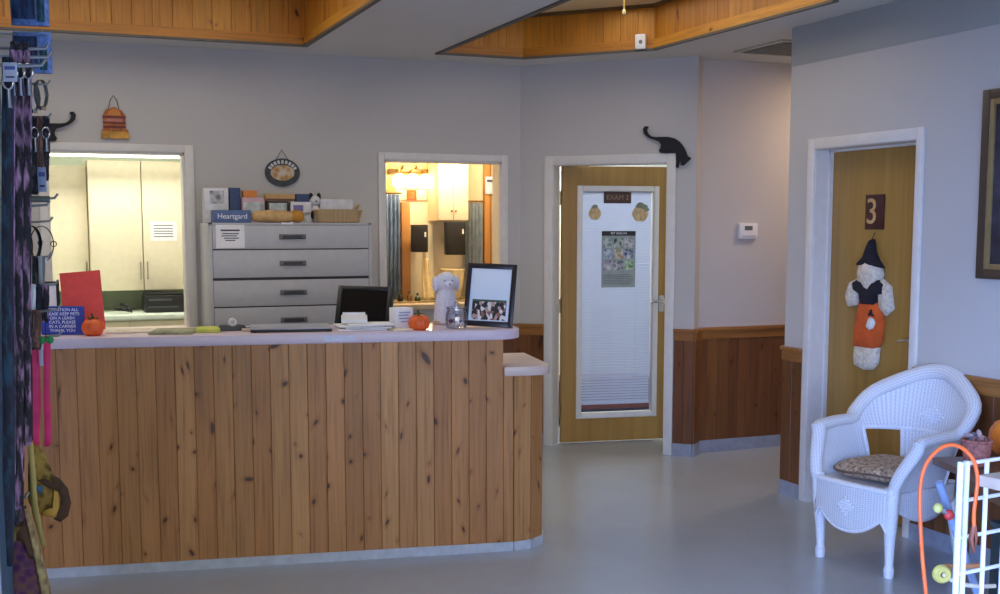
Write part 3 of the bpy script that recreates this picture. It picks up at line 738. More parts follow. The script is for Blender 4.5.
carton('navy_box', 'narrow navy blue box beside the tall white picture box', 1.215, 1.285, 7.60, 7.68, .222, plain('navy_carton', (52, 72, 110), .5), ((.1, .9, .1, .35, M['paper']),), group=grp)
carton('pink_box', 'pink and white box with an orange top behind the low tan roll', 1.29, 1.43, 7.57, 7.67, .16, plain('pink_carton', (206, 168, 176), .5), ((.05, .95, .06, .82, picc),), group=grp)
carton('orange_box', 'orange box lying on top of the pink and white box', 1.30, 1.385, 7.58, 7.66, .044, plain('orange_carton', (214, 128, 48), .5), z=FZ+.161, group=grp)
carton('picture_box', 'box with a green picture in the middle of the file cabinet top', 1.45, 1.585, 7.57, 7.67, .14, plain('dark_carton', (62, 58, 58), .5), ((.08, .92, .12, .9, picc),), group=grp)
carton('long_box', 'long tan and brown box lying across the picture box', 1.44, 1.63, 7.575, 7.665, .045, plain('tan_carton', (188, 150, 96), .5), ((.0, 1, .0, .3, plain('brown_print', (110, 66, 40), .5)),), z=FZ+.141, group=grp)
carton('white_carton', 'white box with purple print right of the picture box', 1.60, 1.735, 7.57, 7.67, .135, wht, ((.12, .6, .55, .85, plain('violet_print', (120, 112, 170), .6)), (.45, .95, .05, .5, pic)), group=grp)
carton('navy_carton', 'flat navy and white box lying on the white box with purple print', 1.64, 1.725, 7.58, 7.66, .05, plain('navy_carton', (52, 72, 110), .5), z=FZ+.136, group=grp)
carton('long_white_box', 'long white box behind the wicker basket on the file cabinet', 1.80, 2.02, 7.60, 7.69, .155, plain('off_white_carton', (214, 214, 218), .5), ((.05, .95, .42, .5, plain('grey_print', (150, 152, 160), .6)),), group=grp)
# black and white tuxedo-marked plush
r = thing('plush_toy', 'small black and white plush animal between the boxes on the file cabinet', 'plush toy', (1.765, 7.60, FZ+.0005))
MB().ball((0, 0, .06), .036, .032, .06, 16, 10).ball((0, -.008, .145), .034, .032, .032, 16, 10).build('body', plain('white_plush', (222, 222, 222), .9, bump=.3), r, smooth=60)
for sx in (-1, 1):
    m = MB(); m.ball((sx*.026, -.004, .17), .014, .012, .026, 10, 8, ); m.build('ear', M['blackm'], r, smooth=60)
for sx in (-1, 1): MB().ball((sx*.024, -.026, .05), .014, .012, .03, 10, 8).build('dark_patch', M['blackm'], r, smooth=60)
MB().ball((0, -.040, .14), .006, .005, .005, 8, 6).build('nose', M['blackm'], r, smooth=60)
# tan roll + basket + magnet
r = thing('cushion_roll', 'low tan cushioned roll with a gold end in the middle front of the file cabinet', 'bolster', (1.48, 7.445, FZ+.0005))
def capsule(x0, x1, ry, rz_, rr_):
    m = MB(); n = 20
    return m.grid(lambda u, v: (x0+(x1-x0)*v, ry*math.cos(2*PI*u)*min(1, (math.sin(PI*min(max(v, .001), .999)))**.28), rz_+rz_*math.sin(2*PI*u)*min(1, (math.sin(PI*min(max(v, .001), .999)))**.28)), n, 24)
capsule(-.165, .125, .045, .040, 0).build('roll', plain('tan_fabric', (204, 166, 112), .85, vary=.12, bump=.2), r, smooth=60)
capsule(.09, .175, .047, .041, 0).build('gold_end', plain('gold_fabric', (190, 136, 56), .8, vary=.1), r, smooth=60)
tag(MB().box(-.036, .036, -.006, -.0003, 0, .014, .002).build('label_magnet', M['paper'], None, (1.535, FY0-.0005, FZ-.012)), 'white label strip on the top edge of the file cabinet below the tan roll', 'label')
r = thing('wicker_basket', 'low tan wicker basket on the right end of the file cabinet', 'basket', (1.885, 7.465, FZ+.0005))
bk = wicker('tan_wicker', (190, 160, 116))
def bask(u, v):
    a = 2*PI*u; e = .6; c, s_ = math.cos(a), math.sin(a)
    sx = abs(c)**e*(1 if c >= 0 else -1); sy = abs(s_)**e*(1 if s_ >= 0 else -1); k = .86+.14*v
    return (.155*k*sx, .058*k*sy, .080*v)
MB().grid(bask, 48, 6, uvs=(1.0, .09)).build('weave', bk, r, solid=.006)
MB().add([bask(k/48, 0) for k in range(48)], [tuple(range(47, -1, -1))]).build('bottom', bk, r, smooth=0)
MB().tube([bask(k/48, 1.0) for k in range(48)], .006, 8, closed=True).build('rim', bk, r)
MB().ball((.02, 0, .055), .11, .040, .03, 16, 8).build('contents', plain('faded_leaves', (176, 150, 120), .9, vary=.25, scale=60), r)
MB().tube([(.10, 0, .08), (.125, -.01, .105), (.14, .0, .115)], [.01, .012, .006], 8).build('loop', bk, r)

# ------------------------------------------------------------------ things on the walls
r = thing('oval_plaque', 'dark oval plaque with a painted scene hung above the file cabinet', 'plaque', (1.609, YA, 1.955))
def oval(a, b_, n=40): return [(a*math.cos(2*PI*k/n), b_*math.sin(2*PI*k/n)) for k in range(n)]
Fx = Matrix.Rotation(PI/2, 4, 'X')
MB().prism(oval(.117, .093), .003, .016, Fx).build('board', plain('dark_plaque', (52, 56, 58), .5, vary=.3, scale=40), r)
MB().prism(oval(.080, .052), .016, .0175, Fx @ Matrix.Translation((0, -.002, 0))).build('painting', spotted('plaque_painting', (150, 110, 70), (196, 150, 92), (214, 206, 190), 26), r)
m = MB()
for k in range(9):
    a = math.radians(25+16.2*k); m.box(-.008, .008, -.0182, -.0160, -.011, .011, 0, Matrix.Translation((.092*math.cos(a), 0, .070*math.sin(a))) @ Matrix.Rotation(-(a-PI/2), 4, 'Y'))
m.build('lettering', plain('plaque_letters', (206, 206, 206), .6), r)
MB().tube([(-.04, -.006, .085), (0, -.004, .152), (.04, -.006, .085)], .003, 6).build('hanging_wire', plain('wire_grey', (110, 108, 100), .5), r)
r = thing('wooden_plaque', 'orange and brown house-shaped wooden plaque hung above the left pass-through', 'plaque', (.55, YA, 2.15))
MB().prism([(-.080, 0), (.085, 0), (.082, .05), (.066, .062), (.068, .145), (.045, .175), (.0, .196), (-.050, .178), (-.066, .145), (-.066, .06), (-.080, .045)], .003, .018, Fx).build('board', plain('rust_painted_wood', (168, 96, 44), .6, vary=.25, scale=30), r)
MB().prism([(-.082, 0), (.087, 0), (.083, .044), (-.080, .044)], .018, .023, Fx).build('base_block', plain('ochre_painted_wood', (196, 142, 50), .6, vary=.2), r)
m = MB().box(-.068, .068, -.024, -.018, .066, .078).box(-.068, .068, -.024, -.018, .092, .104).box(-.07, .07, -.024, -.018, .126, .140); m.build('bands', plain('dark_red_bands', (120, 50, 40), .6), r)
MB().box(-.05, .05, -.0205, -.018, .1045, .1255).build('pink_panel', plain('dusty_pink', (190, 120, 104), .6), r)
MB().prism([(-.04, .142), (.04, .142), (.036, .166), (0, .184), (-.036, .166)], .018, .0205, Fx).build('gable_panel', plain('amber_paint', (206, 130, 50), .6), r)
MB().tube([(-.035, -.008, .18), (-.02, -.006, .24), (.0, -.005, .268), (.02, -.006, .24), (.03, -.008, .18)], .0025, 6).build('hanging_wire', plain('wire_grey', (110, 108, 100), .5), r)
cat = [(92, 152), (70, 150), (55, 170), (60, 205), (80, 228), (110, 248), (150, 264), (185, 275), (200, 300), (195, 325), (183, 345), (192, 362), (230, 368), (316, 368), (320, 440), (318, 482), (338, 488), (347, 440), (356, 440), (358, 466), (380, 468), (405, 445), (436, 416), (426, 402), (412, 398), (402, 375), (388, 340), (370, 310), (345, 280), (310, 255), (260, 240), (200, 238), (160, 238), (125, 232), (102, 215), (90, 195), (87, 175), (98, 162)]
cp = [((x-316)/1120, (368-y)/1168) for x, y in cat][::-1]
def catsil(label, loc, rz, flip):
    pts = [(-x, y) for x, y in cp][::-1] if flip else cp
    r = tag(MB().prism(pts, .020, .032, Fx).build('cat_silhouette', M['blackm'], None, loc, (0, 0, rz)), label, 'wall decoration')
q = bpt(1.151)
catsil('black cat cutout creeping over the right corner of the glass door frame', (q[0], q[1], 2.0955), RB, False)
catsil('black cat cutout with curled tail on the left corner of the pass-through frame', (.09, YA, 2.1205), 0, True)
# thermostat
r = thing('thermostat', 'white wall thermostat on the warm-lit hallway wall', 'thermostat', (4.735, 7.06, 1.565))
MB().box(-.075, .075, -.028, .0, -.055, .055, .006).build('casing', M['white'], r); MB().box(-.035, .03, -.0288, -.0278, .005, .035).build('display', plain('lcd_grey', (96, 104, 96), .3), r)
MB().box(-.055, .055, -.031, -.027, -.042, -.026, .002).build('cover', plain('pale_grey_plastic', (206, 206, 204), .4), r)
# ceiling vent
r = thing('ceiling_vent', 'square louvred vent in the hallway ceiling', 'vent', (4.62, 6.42, ZC))
m = MB().box(-.27, .27, -.27, -.235, -.012, -.0005).box(-.27, .27, .235, .27, -.012, -.0005).box(-.27, -.235, -.235, .235, -.012, -.0005).box(.235, .27, -.235, .235, -.012, -.0005)
vg = plain('vent_grey', (186, 184, 172), .5)
m.build('frame', vg, r); MB().box(-.235, .235, -.235, .235, -.003, -.0008).build('duct', plain('vent_dark', (70, 68, 62), .8), r)
m = MB()
for k in range(11): m.box(-.235, .235, -.016, .016, -.0015, .0015, 0, Matrix.Translation((0, -.21+.042*k, -.010)) @ Matrix.Rotation(math.radians(38), 4, 'X'))
m.build('slats', vg, r)
# sensor and pull cord in the right skylight well
P = vp(643, 43, (3.20, 7.50, 0), (.741, .672, 0))
r = thing('wall_sensor', 'small white sensor box on the rail of the right skylight well', 'sensor', (P.x-.022, P.y-.02, P.z-.045), math.radians(-47.8))
MB().box(-.036, .036, -.03, -.001, 0, .095, .006).build('casing', M['white'], r)
MB().lathe([(.013, 0), (.012, .004), (.0001, .007)], 14, Matrix.Translation((.004, -.030, .045)) @ Matrix.Rotation(PI/2, 4, 'X')).build('lens', plain('grey_lens', (120, 120, 128), .3), r)
P = at(624, 10, 6.9)
r = thing('pull_cord', 'yellow pull cord hanging in the right skylight well', 'cord', (P.x, P.y, P.z))
MB().tube([(0, 0, .0), (.001, 0, 3.0245-P.z)], .004, 6).build('cord', plain('yellow_cord', (214, 190, 84), .6), r)
MB().lathe([(.0001, -.03), (.008, -.026), (.012, -.01), (.006, .004), (.0001, .006)], 12).build('toggle', plain('cream_toggle', (226, 214, 160), .5), r)

# ------------------------------------------------------------------ things on door 1
def onleaf(x, z, off=-.034): return (LH[0]+LD.x*x+LN.x*off, LH[1]+LD.y*x+LN.y*off, z)
G0 = -.0068
r = thing('door_sign', 'small dark brown sign at the top of the glass door', 'sign', onleaf(.423, 1.806, G0), LA)
MB().box(-.105, .105, -.006, -.0002, -.042, .042, .002).build('plaque', plain('brown_plaque', (74, 48, 42), .5, vary=.15), r)
letters('lettering', 'EXAM 2', .050, plain('tan_lettering', (150, 120, 92), .6), r, (.0, -.0065, 0))
def gourd(label, x, z, R, leaf):
    r = thing('paper_pumpkin', label, 'decoration', onleaf(x, z, G0), LA, 'paper pumpkins on the glass door')
    n = 40
    MB().prism([(R*(1+.04*math.cos(6*a))*math.cos(a), R*.95*(1+.04*math.cos(6*a))*math.sin(a)) for a in [2*PI*k/n for k in range(n)]], .0003, .003, Fx).build('pumpkin', plain('straw_orange', (206, 182, 140), .8, vary=.15, scale=30), r)
    m = MB()
    for sx in (-.6, 0, .6): m.prism([(sx*R*1.0+R*.10*math.cos(2*PI*k/12), R*.62*math.sin(2*PI*k/12)) for k in range(12)], .003, .0042, Fx)
    m.build('ribs', plain('gold_ribs', (206, 172, 112), .8), r)
    m = MB(); 
    for cx, cy, q in leaf: m.prism([(cx+q*math.cos(2*PI*k/10), cy+q*.7*math.sin(2*PI*k/10)) for k in range(10)], .003, .0055, Fx)
    m.build('leaves', plain('sage_leaf', (148, 156, 130), .8), r)
gourd('smaller pale paper pumpkin on the left of the glass door', .252, 1.690, .048, ((0, .05, .022), (-.015, .045, .014)))
gourd('larger pale paper pumpkin with green leaves on the right of the glass door', .600, 1.690, .062, ((0, .062, .03), (.03, .05, .028), (.05, .03, .02), (-.02, .055, .018)))
r = thing('poster', 'grey poster with a grid of pictures taped to the glass door', 'poster', onleaf(.436, 1.357, G0), LA)
MB().box(-.130, .130, -.0022, -.0002, -.206, .206).build('sheet', plain('grey_green_paper', (150, 160, 158), .7, vary=.06), r)
MB().box(-.130, .130, -.0030, -.0022, .172, .206).build('header', plain('black_header', (40, 40, 44), .6), r)
cols = [(150, 170, 172), (52, 96, 60), (170, 164, 172), (160, 176, 206), (176, 160, 120), (96, 110, 150), (150, 140, 168), (92, 96, 118), (120, 176, 96), (88, 150, 186)]
k = 0
for j in range(3):
    for i in range(3):
        x0 = -.116+i*.080; z0 = .085-j*.082
        cc = cols[k % len(cols)]
        MB().box(x0, x0+.070, -.0030, -.0022, z0, z0+.070).build('picture', spotted('poster_picture_%s' % 'abcdefghi'[k], tuple(int(x*.55) for x in cc), cc, (206, 208, 206), 34+k), r, smooth=0); k += 1
m = MB()
for z in (-.115, -.128, -.141, -.154, -.167, -.180): m.box(-.112, .112-.02*random.random(), -.0028, -.0022, z-.003, z+.003)
m.build('text_lines', plain('grey_text', (120, 124, 124), .7), r)
letters('heading', 'PET HEALTH', .022, M['paper'], r, (0, -.0032, .189), ex=.0003)

# ------------------------------------------------------------------ things on door 2
def face3(y, z, off=0): return (4.166+X3-off, y, z)
R3 = -PI/2
r = thing('number_sign', 'dark red number three plaque on the closed wood door', 'sign', face3(5.150, 1.675, .0003), R3)
MB().box(-.074, .074, -.010, 0, -.094, .094, .002).build('plaque', plain('maroon_plaque', (70, 30, 30), .5, vary=.15), r)
letters('numeral', '3', .195, plain('antique_gold', (196, 160, 110), .5), r, (-.018, -.0115, -.003), ex=.002)
wt = thing('witch_doll', 'hanging cloth witch doll in orange trousers and black hat on the closed door', 'doll', face3(5.153, .83, .0005), R3)
def soft(m, pts, th): return m.prism(pts, .004, th, Fx)
org = plain('orange_felt', (204, 88, 32), .95, vary=.1, bump=.3); blk = plain('black_felt', (30, 28, 36), .95, bump=.3); cot = plain('cream_mop_yarn', (214, 204, 186), .95, vary=.12, scale=50, bump=.5)
def pillow(pts, dep, c=None):
    """puffed outline: a cushion between the door and the viewer"""
    n = len(pts); cx = sum(p[0] for p in pts)/n; cz = sum(p[1] for p in pts)/n; vs = []; rings = [(1.0, .003), (1.0, dep*.45), (.9, dep*.8), (.6, dep), (.25, dep*1.05)]
    for s_, d in rings: vs += [(cx+(x-cx)*s_, -d, cz+(z-cz)*s_) for x, z in pts]
    fs = [tuple(range(n))]
    for i in range(len(rings)-1):
        for k in range(n): fs.append((i*n+(k+1) % n, i*n+k, (i+1)*n+k, (i+1)*n+(k+1) % n))
    fs.append(tuple(reversed([4*n+k for k in range(n)])))
    return MB().add(vs, fs)
pillow([(-.115, .10), (.055, .10), (.105, .15), (.112, .25), (.088, .36), (-.07, .36), (-.100, .28), (-.115, .18)], .045).build('trousers', org, wt, smooth=60)
pillow([(-.108, .0), (-.03, -.02), (.04, -.01), (.075, .03), (.085, .115), (-.11, .115), (-.118, .05)], .038).build('yarn_hem', cot, wt, smooth=60)
pillow([(-.06, .34), (.06, .34), (.075, .40), (.13, .405), (.125, .46), (.05, .50), (-.05, .50), (-.14, .46), (-.13, .42), (-.075, .40)], .05).build('shirt', blk, wt, smooth=60)
for sx, pts in ((-1, [(-.09, .49), (-.17, .46), (-.205, .38), (-.18, .32), (-.11, .335), (-.085, .42)]), (1, [(.09, .49), (.16, .45), (.185, .33), (.13, .29), (.08, .33), (.07, .42)])):
    pillow(pts, .035).build('sleeve', cot, wt, smooth=60)
pillow([(-.085, .47), (-.09, .52), (-.07, .575), (.0, .60), (.07, .575), (.095, .51), (.075, .47), (.03, .395), (-.015, .41), (-.05, .45)], .055).build('yarn_hair', cot, wt, smooth=60)
pillow([(-.035, .52), (-.04, .56), (0, .585), (.035, .56), (.035, .52), (0, .49)], .062).build('face', plain('linen_face', (226, 208, 184), .9), wt, smooth=60)
pillow([(-.10, .555), (-.06, .585), (-.040, .60), (-.005, .675), (.012, .700), (.020, .675), (.03, .63), (.06, .585), (.10, .545), (.05, .55), (-.05, .55)], .06).build('hat', blk, wt, smooth=60)
pillow([(.0, .22), (.035, .20), (.07, .215), (.085, .25), (.07, .275), (.04, .29), (.02, .27)], .054).build('ghost_patch', plain('white_felt', (226, 222, 214), .95), wt, smooth=60)
pillow([(.022, .285), (.075, .285), (.058, .30), (.05, .325), (.04, .30)], .058).build('patch_hat', blk, wt, smooth=60)
MB().tube([(.014, -.03, .695), (.012, -.006, .735)], .002, 6).build('hanging_loop', blk, wt)
# framed painting on the right wall
r = thing('framed_picture', 'dark picture in a brown and gold frame high on the right wall', 'picture', (4.1658, 3.912, 1.79), R3)
hw_, hh_ = .36, .435
m = MB(); m2 = MB()
for (mm, o, i, d0, d1_) in ((m, 0, .045, 0, .03), (m2, .040, .070, 0, .026)):
    a, b_ = hw_-o, hh_-o; c, d = hw_-i, hh_-i
    mm.box(-a, -c, -d1_, -d0, -b_, b_, .004).box(c, a, -d1_, -d0, -b_, b_, .004).box(-c, c, -d1_, -d0, d, b_, .004).box(-c, c, -d1_, -d0, -b_, -d, .004)
m.build('frame', plain('walnut_frame', (72, 58, 48), .4), r); m2.build('gold_liner', plain('gold_liner', (150, 130, 88), .45, .3), r)
m = MB(); m.box(-hw_+.068, hw_-.068, -.012, -.002, -hh_+.068, hh_-.068)
m.build('painting', plain('dark_painting', (58, 54, 66), .5, vary=.35, scale=9), r)
m = MB()
for a, bq, q, s_ in ((-.13, -.14, .05, 1.4), (-.08, -.20, .06, 1.0), (-.17, -.22, .035, 1.2), (-.02, -.12, .05, 1.2)):
    m.prism([(a+q*math.cos(2*PI*k/12), bq+q*s_*math.sin(2*PI*k/12)) for k in range(12)], .012, .0135, Fx)
m.build('pale_animal', plain('grey_white_paint', (170, 168, 176), .6, vary=.25, scale=20), r)
# ------------------------------------------------------------------ wicker armchair (local x: towards the near side, y: towards its back)
RW = math.atan2(-.985, .173); WO = Vector((3.5635, 4.371, 0))
wc = thing('wicker_armchair', 'white wicker armchair with a rounded fan back in front of the closed door', 'armchair', WO, RW)
AX, Y0, AY = .300, .28, .222
def cut(a, b, x): return max(0., min(1., (x-a)/(b-a)))
def sst(x): return x*x*(3-2*x)
def plan(t):
    """t -1..1 along the U of the arms and back -> x, y, backness (0 arm .. 1 centre of back)"""
    k = .48
    if abs(t) < k:
        a = t/k*PI/2; return AX*math.sin(a), Y0+AY*math.cos(a), math.cos(a)
    f = (1-abs(t))/(1-k); return (AX*(1 if t > 0 else -1), .070+(Y0-.070)*f, 0.0)
def ztop(t):
    x, y, c = plan(t); f = (1-abs(t))/.52
    z = .622+.012*sst(min(1, f*1.5))
    return z+.250*(cut(.10, 1, c)**1.15)
def shell(t, z):
    x, y, c = plan(t)
    q = cut(.38, .66, z)
    x *= .76+.24*sst(q)
    y += c*(.18*(z-.42))
    if c <= 0: y -= .075*(1-q)*cut(.0, 1., (Y0-y)/(Y0-.07))
    wing = sst(cut(.0, .5, 1-c))*sst(cut(.0,.25,c))*cut(.60, .78, z); x *= 1+.26*wing
    return Vector((x, y, z))
def zbot(t):
    c = plan(t)[2]; return .395
HOLE = (.30, .60)
def keep_cell(u, v):
    t = u*2-1; c = plan(t)[2]; z = zbot(t)+(ztop(t)-zbot(t))*v
    return not (HOLE[0] < c < .86 and z < HOLE[1])
def shf(u, v):
    t = u*2-1; zb, zt = zbot(t), ztop(t); c = plan(t)[2]
    return shell(t, zb+(zt-zb)*v)
MB().grid(shf, 72, 26, keep=keep_cell, uvs=(1.5, .45)).build('arms_and_back', M['wick'], wc, solid=.016)
# thick woven roll along the arms and back
N = 64
rim = [shell(-1+2*k/N, ztop(-1+2*k/N)) for k in range(N+1)]
rim = [p+Vector((0, 0, .006)) for p in rim]
def down(sg):
    pts = []
    for k in range(1, 11):
        f = k/10; z = .622-.227*f; p = shell(sg, max(z, .39)); pts.append(Vector((p.x, .070-.080*sst(f)-.012*math.sin(PI*f), z)))
    return pts
L_ = list(reversed(down(-1))); R_ = down(1)
path = L_+rim+R_
rad = [.028+.006*min(1, k/9) for k in range(len(L_))]+[.034+.004*plan(-1+2*k/N)[2] for k in range(N+1)]+[.034-.006*min(1, k/9) for k in range(len(R_))]
MB().tube(path, rad, 14, flat=(1.05, .8)).build('rolled_edge', M['wick'], wc, smooth=60)
# border of the back opening
b = []
ts = [t/200 for t in range(-100, 101) if plan(t/200*1.0)[2] >= HOLE[0]]
top_ = [shell(t, HOLE[1]-.004) for t in ts]
MB().tube(top_, .012, 8).build('back_rail', M['wickplain'], wc)
tq = [t/200 for t in range(-100, 101) if plan(t/200)[2] >= .86]
for t in (ts[0], tq[0], tq[-1], ts[-1]): MB().tube([shell(t, .39), shell(t, .5), shell(t, .605)], .013, 8).build('back_post', M['wickplain'], wc)
# raised diamond panels
def dia(fn, c0, c1, su, sv, n=7):
    m = MB()
    for j in range(n):
        for i in range(n-abs(2*j-n+1)//1 if False else n):
            u = (i-(n-1)/2)/((n-1)/2); v = (j-(n-1)/2)/((n-1)/2)
            if abs(u)+abs(v) > 1.01: continue
            p = fn(c0+u*su, c1+v*sv); m.ball(p, .0085, .0085, .0085, 8, 6)
    return m
dia(lambda t, z: shell(t, z)+Vector((0, -.009, 0)), 0.0, .672, .062, .042).build('back_diamond', M['wickplain'], wc, smooth=60)
# seat, apron
seat = [(-.215, .0), (.215, .0), (.225, .2), (.222, .36), (.15, .455), (0, .495), (-.15, .455), (-.222, .36), (-.225, .2)]
MB().prism(seat, .375, .402).build('seat', M['wickplain'], wc)
def apron(u, v):
    x = -.212+.424*u; e = abs(2*u-1)
    zb = .185+.115*(e**2.2)
    if e > .82: zb -= .09*((e-.82)/.18)**1.5
    return Vector((x, -.022-.030*(1-e*e)*(1-.4*v)-.006, zb+(.398-zb)*v))
MB().grid(apron, 40, 12, uvs=(.42, .2)).build('front_apron', M['wick'], wc, solid=.014)
MB().tube([apron(k/40, 0) for k in range(41)], .0095, 8).build('apron_edge', M['wickplain'], wc)
MB().tube([apron(k/20, 1.0) for k in range(21)], .015, 8).build('seat_edge', M['wickplain'], wc)
m = dia(lambda x, z: Vector((x, -.066+.0*z, z)), 0, .30, .042, .040, 7); m.build('apron_diamond', M['wickplain'], wc, smooth=60)
for sx in (-1, 1):
    def side(u, v, sx=sx):
        y = -.01+.44*u; e = abs(2*u-1); zb = .24+.09*e**2; return Vector((sx*(.218+.012*math.sin(PI*u)), y, zb+(.395-zb)*v))
    MB().grid(side, 24, 6, uvs=(.44, .15)).build('side_apron', M['wick'], wc, solid=.014)
    MB().tube([(sx*.222, -.008, .42), (sx*.216, -.006, .30), (sx*.208, .0, .16), (sx*.206, .002, .06), (sx*.206, .002, .035), (sx*.206, .002, .0)], [.032, .031, .024, .019, .025, .022], 12).build('leg', M['wickplain'], wc, smooth=60)
    MB().tube([(sx*.19, .43, .40), (sx*.195, .44, .28), (sx*.20, .47, .13), (sx*.205, .49, .04), (sx*.206, .492, .0)], [.026, .024, .02, .020, .020], 12).build('leg', M['wickplain'], wc, smooth=60)
cu = thing('seat_cushion', 'mottled brown and tan cushion on the seat of the white wicker armchair', 'cushion', WO+Vector((0, 0, .4055)), RW)
def cush(u, v):
    a = 2*PI*u; e = .42; c, s_ = math.cos(a), math.sin(a); x = abs(c)**e*(1 if c > 0 else -1); y = abs(s_)**e*(1 if s_ > 0 else -1)
    ph = v*PI; r_ = math.sin(ph)**.45 if 0 < v < 1 else 0
    return Vector((.192*x*r_, .222+.212*y*r_, .042-.042*math.cos(ph)+.008*math.sin(x*3)*math.sin(ph)))
MB().grid(cush, 44, 18).build('pad', M['leopard'], cu, smooth=80)
MB().tube([cush(k/44, .5) for k in range(44)], .006, 6, closed=True).build('piping', plain('brown_piping', (104, 80, 64), .8), cu)

# ------------------------------------------------------------------ side table and what stands on it
A = gp(932, 457, .60); e1 = (gp(1000, 486, .60)-A); e1.z = 0; e1.normalize(); e2 = Vector((-e1.y, e1.x, 0))
RT = math.atan2(e1.y, e1.x); TLn, TD = 1.05, .40
TO = A+e1*(TLn/2)+e2*(TD/2); TO.z = 0
tb = thing('side_table', 'low brown wooden side table between the chair and the white wire rack', 'table', TO, RT)
MB().box(-TLn/2, TLn/2, -TD/2, TD/2, .568, .60, .006).build('tabletop', M['table'], tb)
MB().box(-TLn/2+.12, TLn/2-.06, -TD/2+.05, TD/2-.05, .50, .568).build('apron', M['table'], tb)
for sx, sy in ((-1, -1), (-1, 1), (1, -1), (1, 1)):
    MB().tube([(sx*(TLn/2-.20), sy*(TD/2-.07), .52), (sx*(TLn/2-.19), sy*(TD/2-.06), .0)], [.022, .016], 10).build('leg', M['table'], tb)
def ontable(u, v): p = gp(u, v, .601); return p
P = ontable(1012, 456)
pumpkin('pumpkin', 'orange pumpkin standing on the brown side table at the right edge', (P.x, P.y, .601), .098, .165, leaves=False, mat=plain('deep_orange_pumpkin', (222, 122, 36), .45, vary=.12))
P = ontable(976, 466)
r = thing('woven_pot', 'reddish brown woven pot of dried leaves on the side table', 'pot', (P.x, P.y, .601), .4)
tc = plain('terracotta_weave', (158, 100, 92), .75, vary=.25, scale=60, bump=.6)
MB().lathe([(.036, 0), (.046, .01), (.056, .06), (.060, .10), (.057, .112), (.050, .112), (.050, .07), (.0001, .06)], 32, rib=(12, .03)).build('pot', tc, r, smooth=50)
MB().tube([(.059*math.cos(2*PI*k/24), .059*math.sin(2*PI*k/24), .108) for k in range(24)], .007, 8, closed=True).build('rim', tc, r)
rg = random.Random(9)
for k in range(12):
    a = rg.random()*6.28; q = .012+.034*rg.random(); m = MB()
    m.ball((0, 0, 0), .022, .013, .006, 8, 6); m.build('dried_leaf', [plain('grey_leaf', (120, 112, 120), .9, vary=.2), tc, plain('pale_leaf', (176, 150, 150), .9, vary=.2)][k % 3], r, (q*math.cos(a), q*math.sin(a), .105+.03*rg.random()), (rg.random()*2, rg.random()*2, a), smooth=60)

P = gp(948, 548, 0)
r = thing('storage_crate', 'dark teal storage crate on the floor under the side table', 'crate', TO+e1*.06, RT)
dk = plain('dark_teal_plastic', (34, 52, 56), .5, vary=.2)
m = MB().box(-.16, .16, -.13, .13, .0, .012).box(-.17, -.158, -.14, .14, 0, .40).box(.158, .17, -.14, .14, 0, .40).box(-.158, .158, -.14, -.128, 0, .40).box(-.158, .158, .128, .14, 0, .40)
m.build('bin', dk, r); MB().box(-.178, .178, -.148, .148, .401, .425, .006).build('lid', plain('teal_lid', (40, 66, 70), .45), r)
MB().tube([(-.06, -.145, .30), (-.05, -.165, .30), (.05, -.165, .30), (.06, -.145, .30)], .006, 6).build('handle', dk, r)

# ------------------------------------------------------------------ white wire rack in the near right corner
ZK = 2.80
a0 = at(967, 463.5, ZK); a1 = at(1000, 458.5, 2.858); ez = Vector((0, 0, 1))
ed = a1-a0; ed.z = 0; ed.normalize(); RK = math.atan2(ed.y, ed.x)
TOPZ = a0.z
wr = thing('wire_rack', 'white wire display rack in the near right corner', 'display rack', (a0.x, a0.y, 0), RK)
ww = plain('white_coated_wire', (232, 238, 250), .35, vary=.02)
WL, WD = .36, .26
def wire(name, pts, rr): return MB().tube(pts, rr, 8).build(name, ww, wr)
for x, y in ((0, 0), (-.022, .0), (WL, 0), (0, -WD), (WL, -WD)): wire('post', [(x, y, 0), (x, y, TOPZ+.006)], .0075)
for x in (.072, .144, .216, .288): wire('upright_wire', [(x, 0, .05), (x, 0, TOPZ+.004)], .0058)
z = TOPZ; zs_ = []
while z > .08: zs_.append(z); z -= .090
for z in zs_:
    wire('cross_wire', [(-.022, 0, z), (WL, 0, z)], .0050)
for z in (TOPZ, TOPZ-.54, .1):
    wire('side_wire', [(0, 0, z), (0, -WD, z)], .005) if z < TOPZ-.1 else None
    wire('side_wire', [(WL, 0, z), (WL, -WD, z)], .005); wire('front_wire', [(0, -WD, z), (WL, -WD, z)], .005) if z < TOPZ-.1 else None
for k in range(7): wire('shelf_wire', [(WL*k/6, 0, TOPZ-.545), (WL*k/6, -WD, TOPZ-.545)], .0035)
# wooden shelf board + bag
zb = at(985, 483, 2.78).z
sb = tag(MB().box(0, .40, -.20, -.012, -.014, .014, .003).build('shelf_board', veneer('pale_board', (186, 166, 146), (210, 192, 172), .5), None, (a0.x+ed.x*.028, a0.y+ed.y*.028, zb), (0, 0, RK)), 'pale wooden board lying across the white wire rack', 'board')
r = thing('paper_bag', 'white bag with blue stripes standing in the white wire rack', 'bag', (a0.x+ed.x*.24-ed.y*-.10, a0.y+ed.y*.24-ed.x*.10, TOPZ-.54), RK)
def bag(u, v):
    a = 2*PI*u; e = .45; c, s_ = math.cos(a), math.sin(a); k = 1-.10*v**4
    return Vector((.135*abs(c)**e*(1 if c > 0 else -1)*k, .060*abs(s_)**e*(1 if s_ > 0 else -1)*(1-.8*v**5), .40*v))
MB().grid(bag, 40, 14).add([bag(k/40, 0) for k in range(40)], [tuple(range(39, -1, -1))]).build('bag', M['paper'], r, smooth=60)
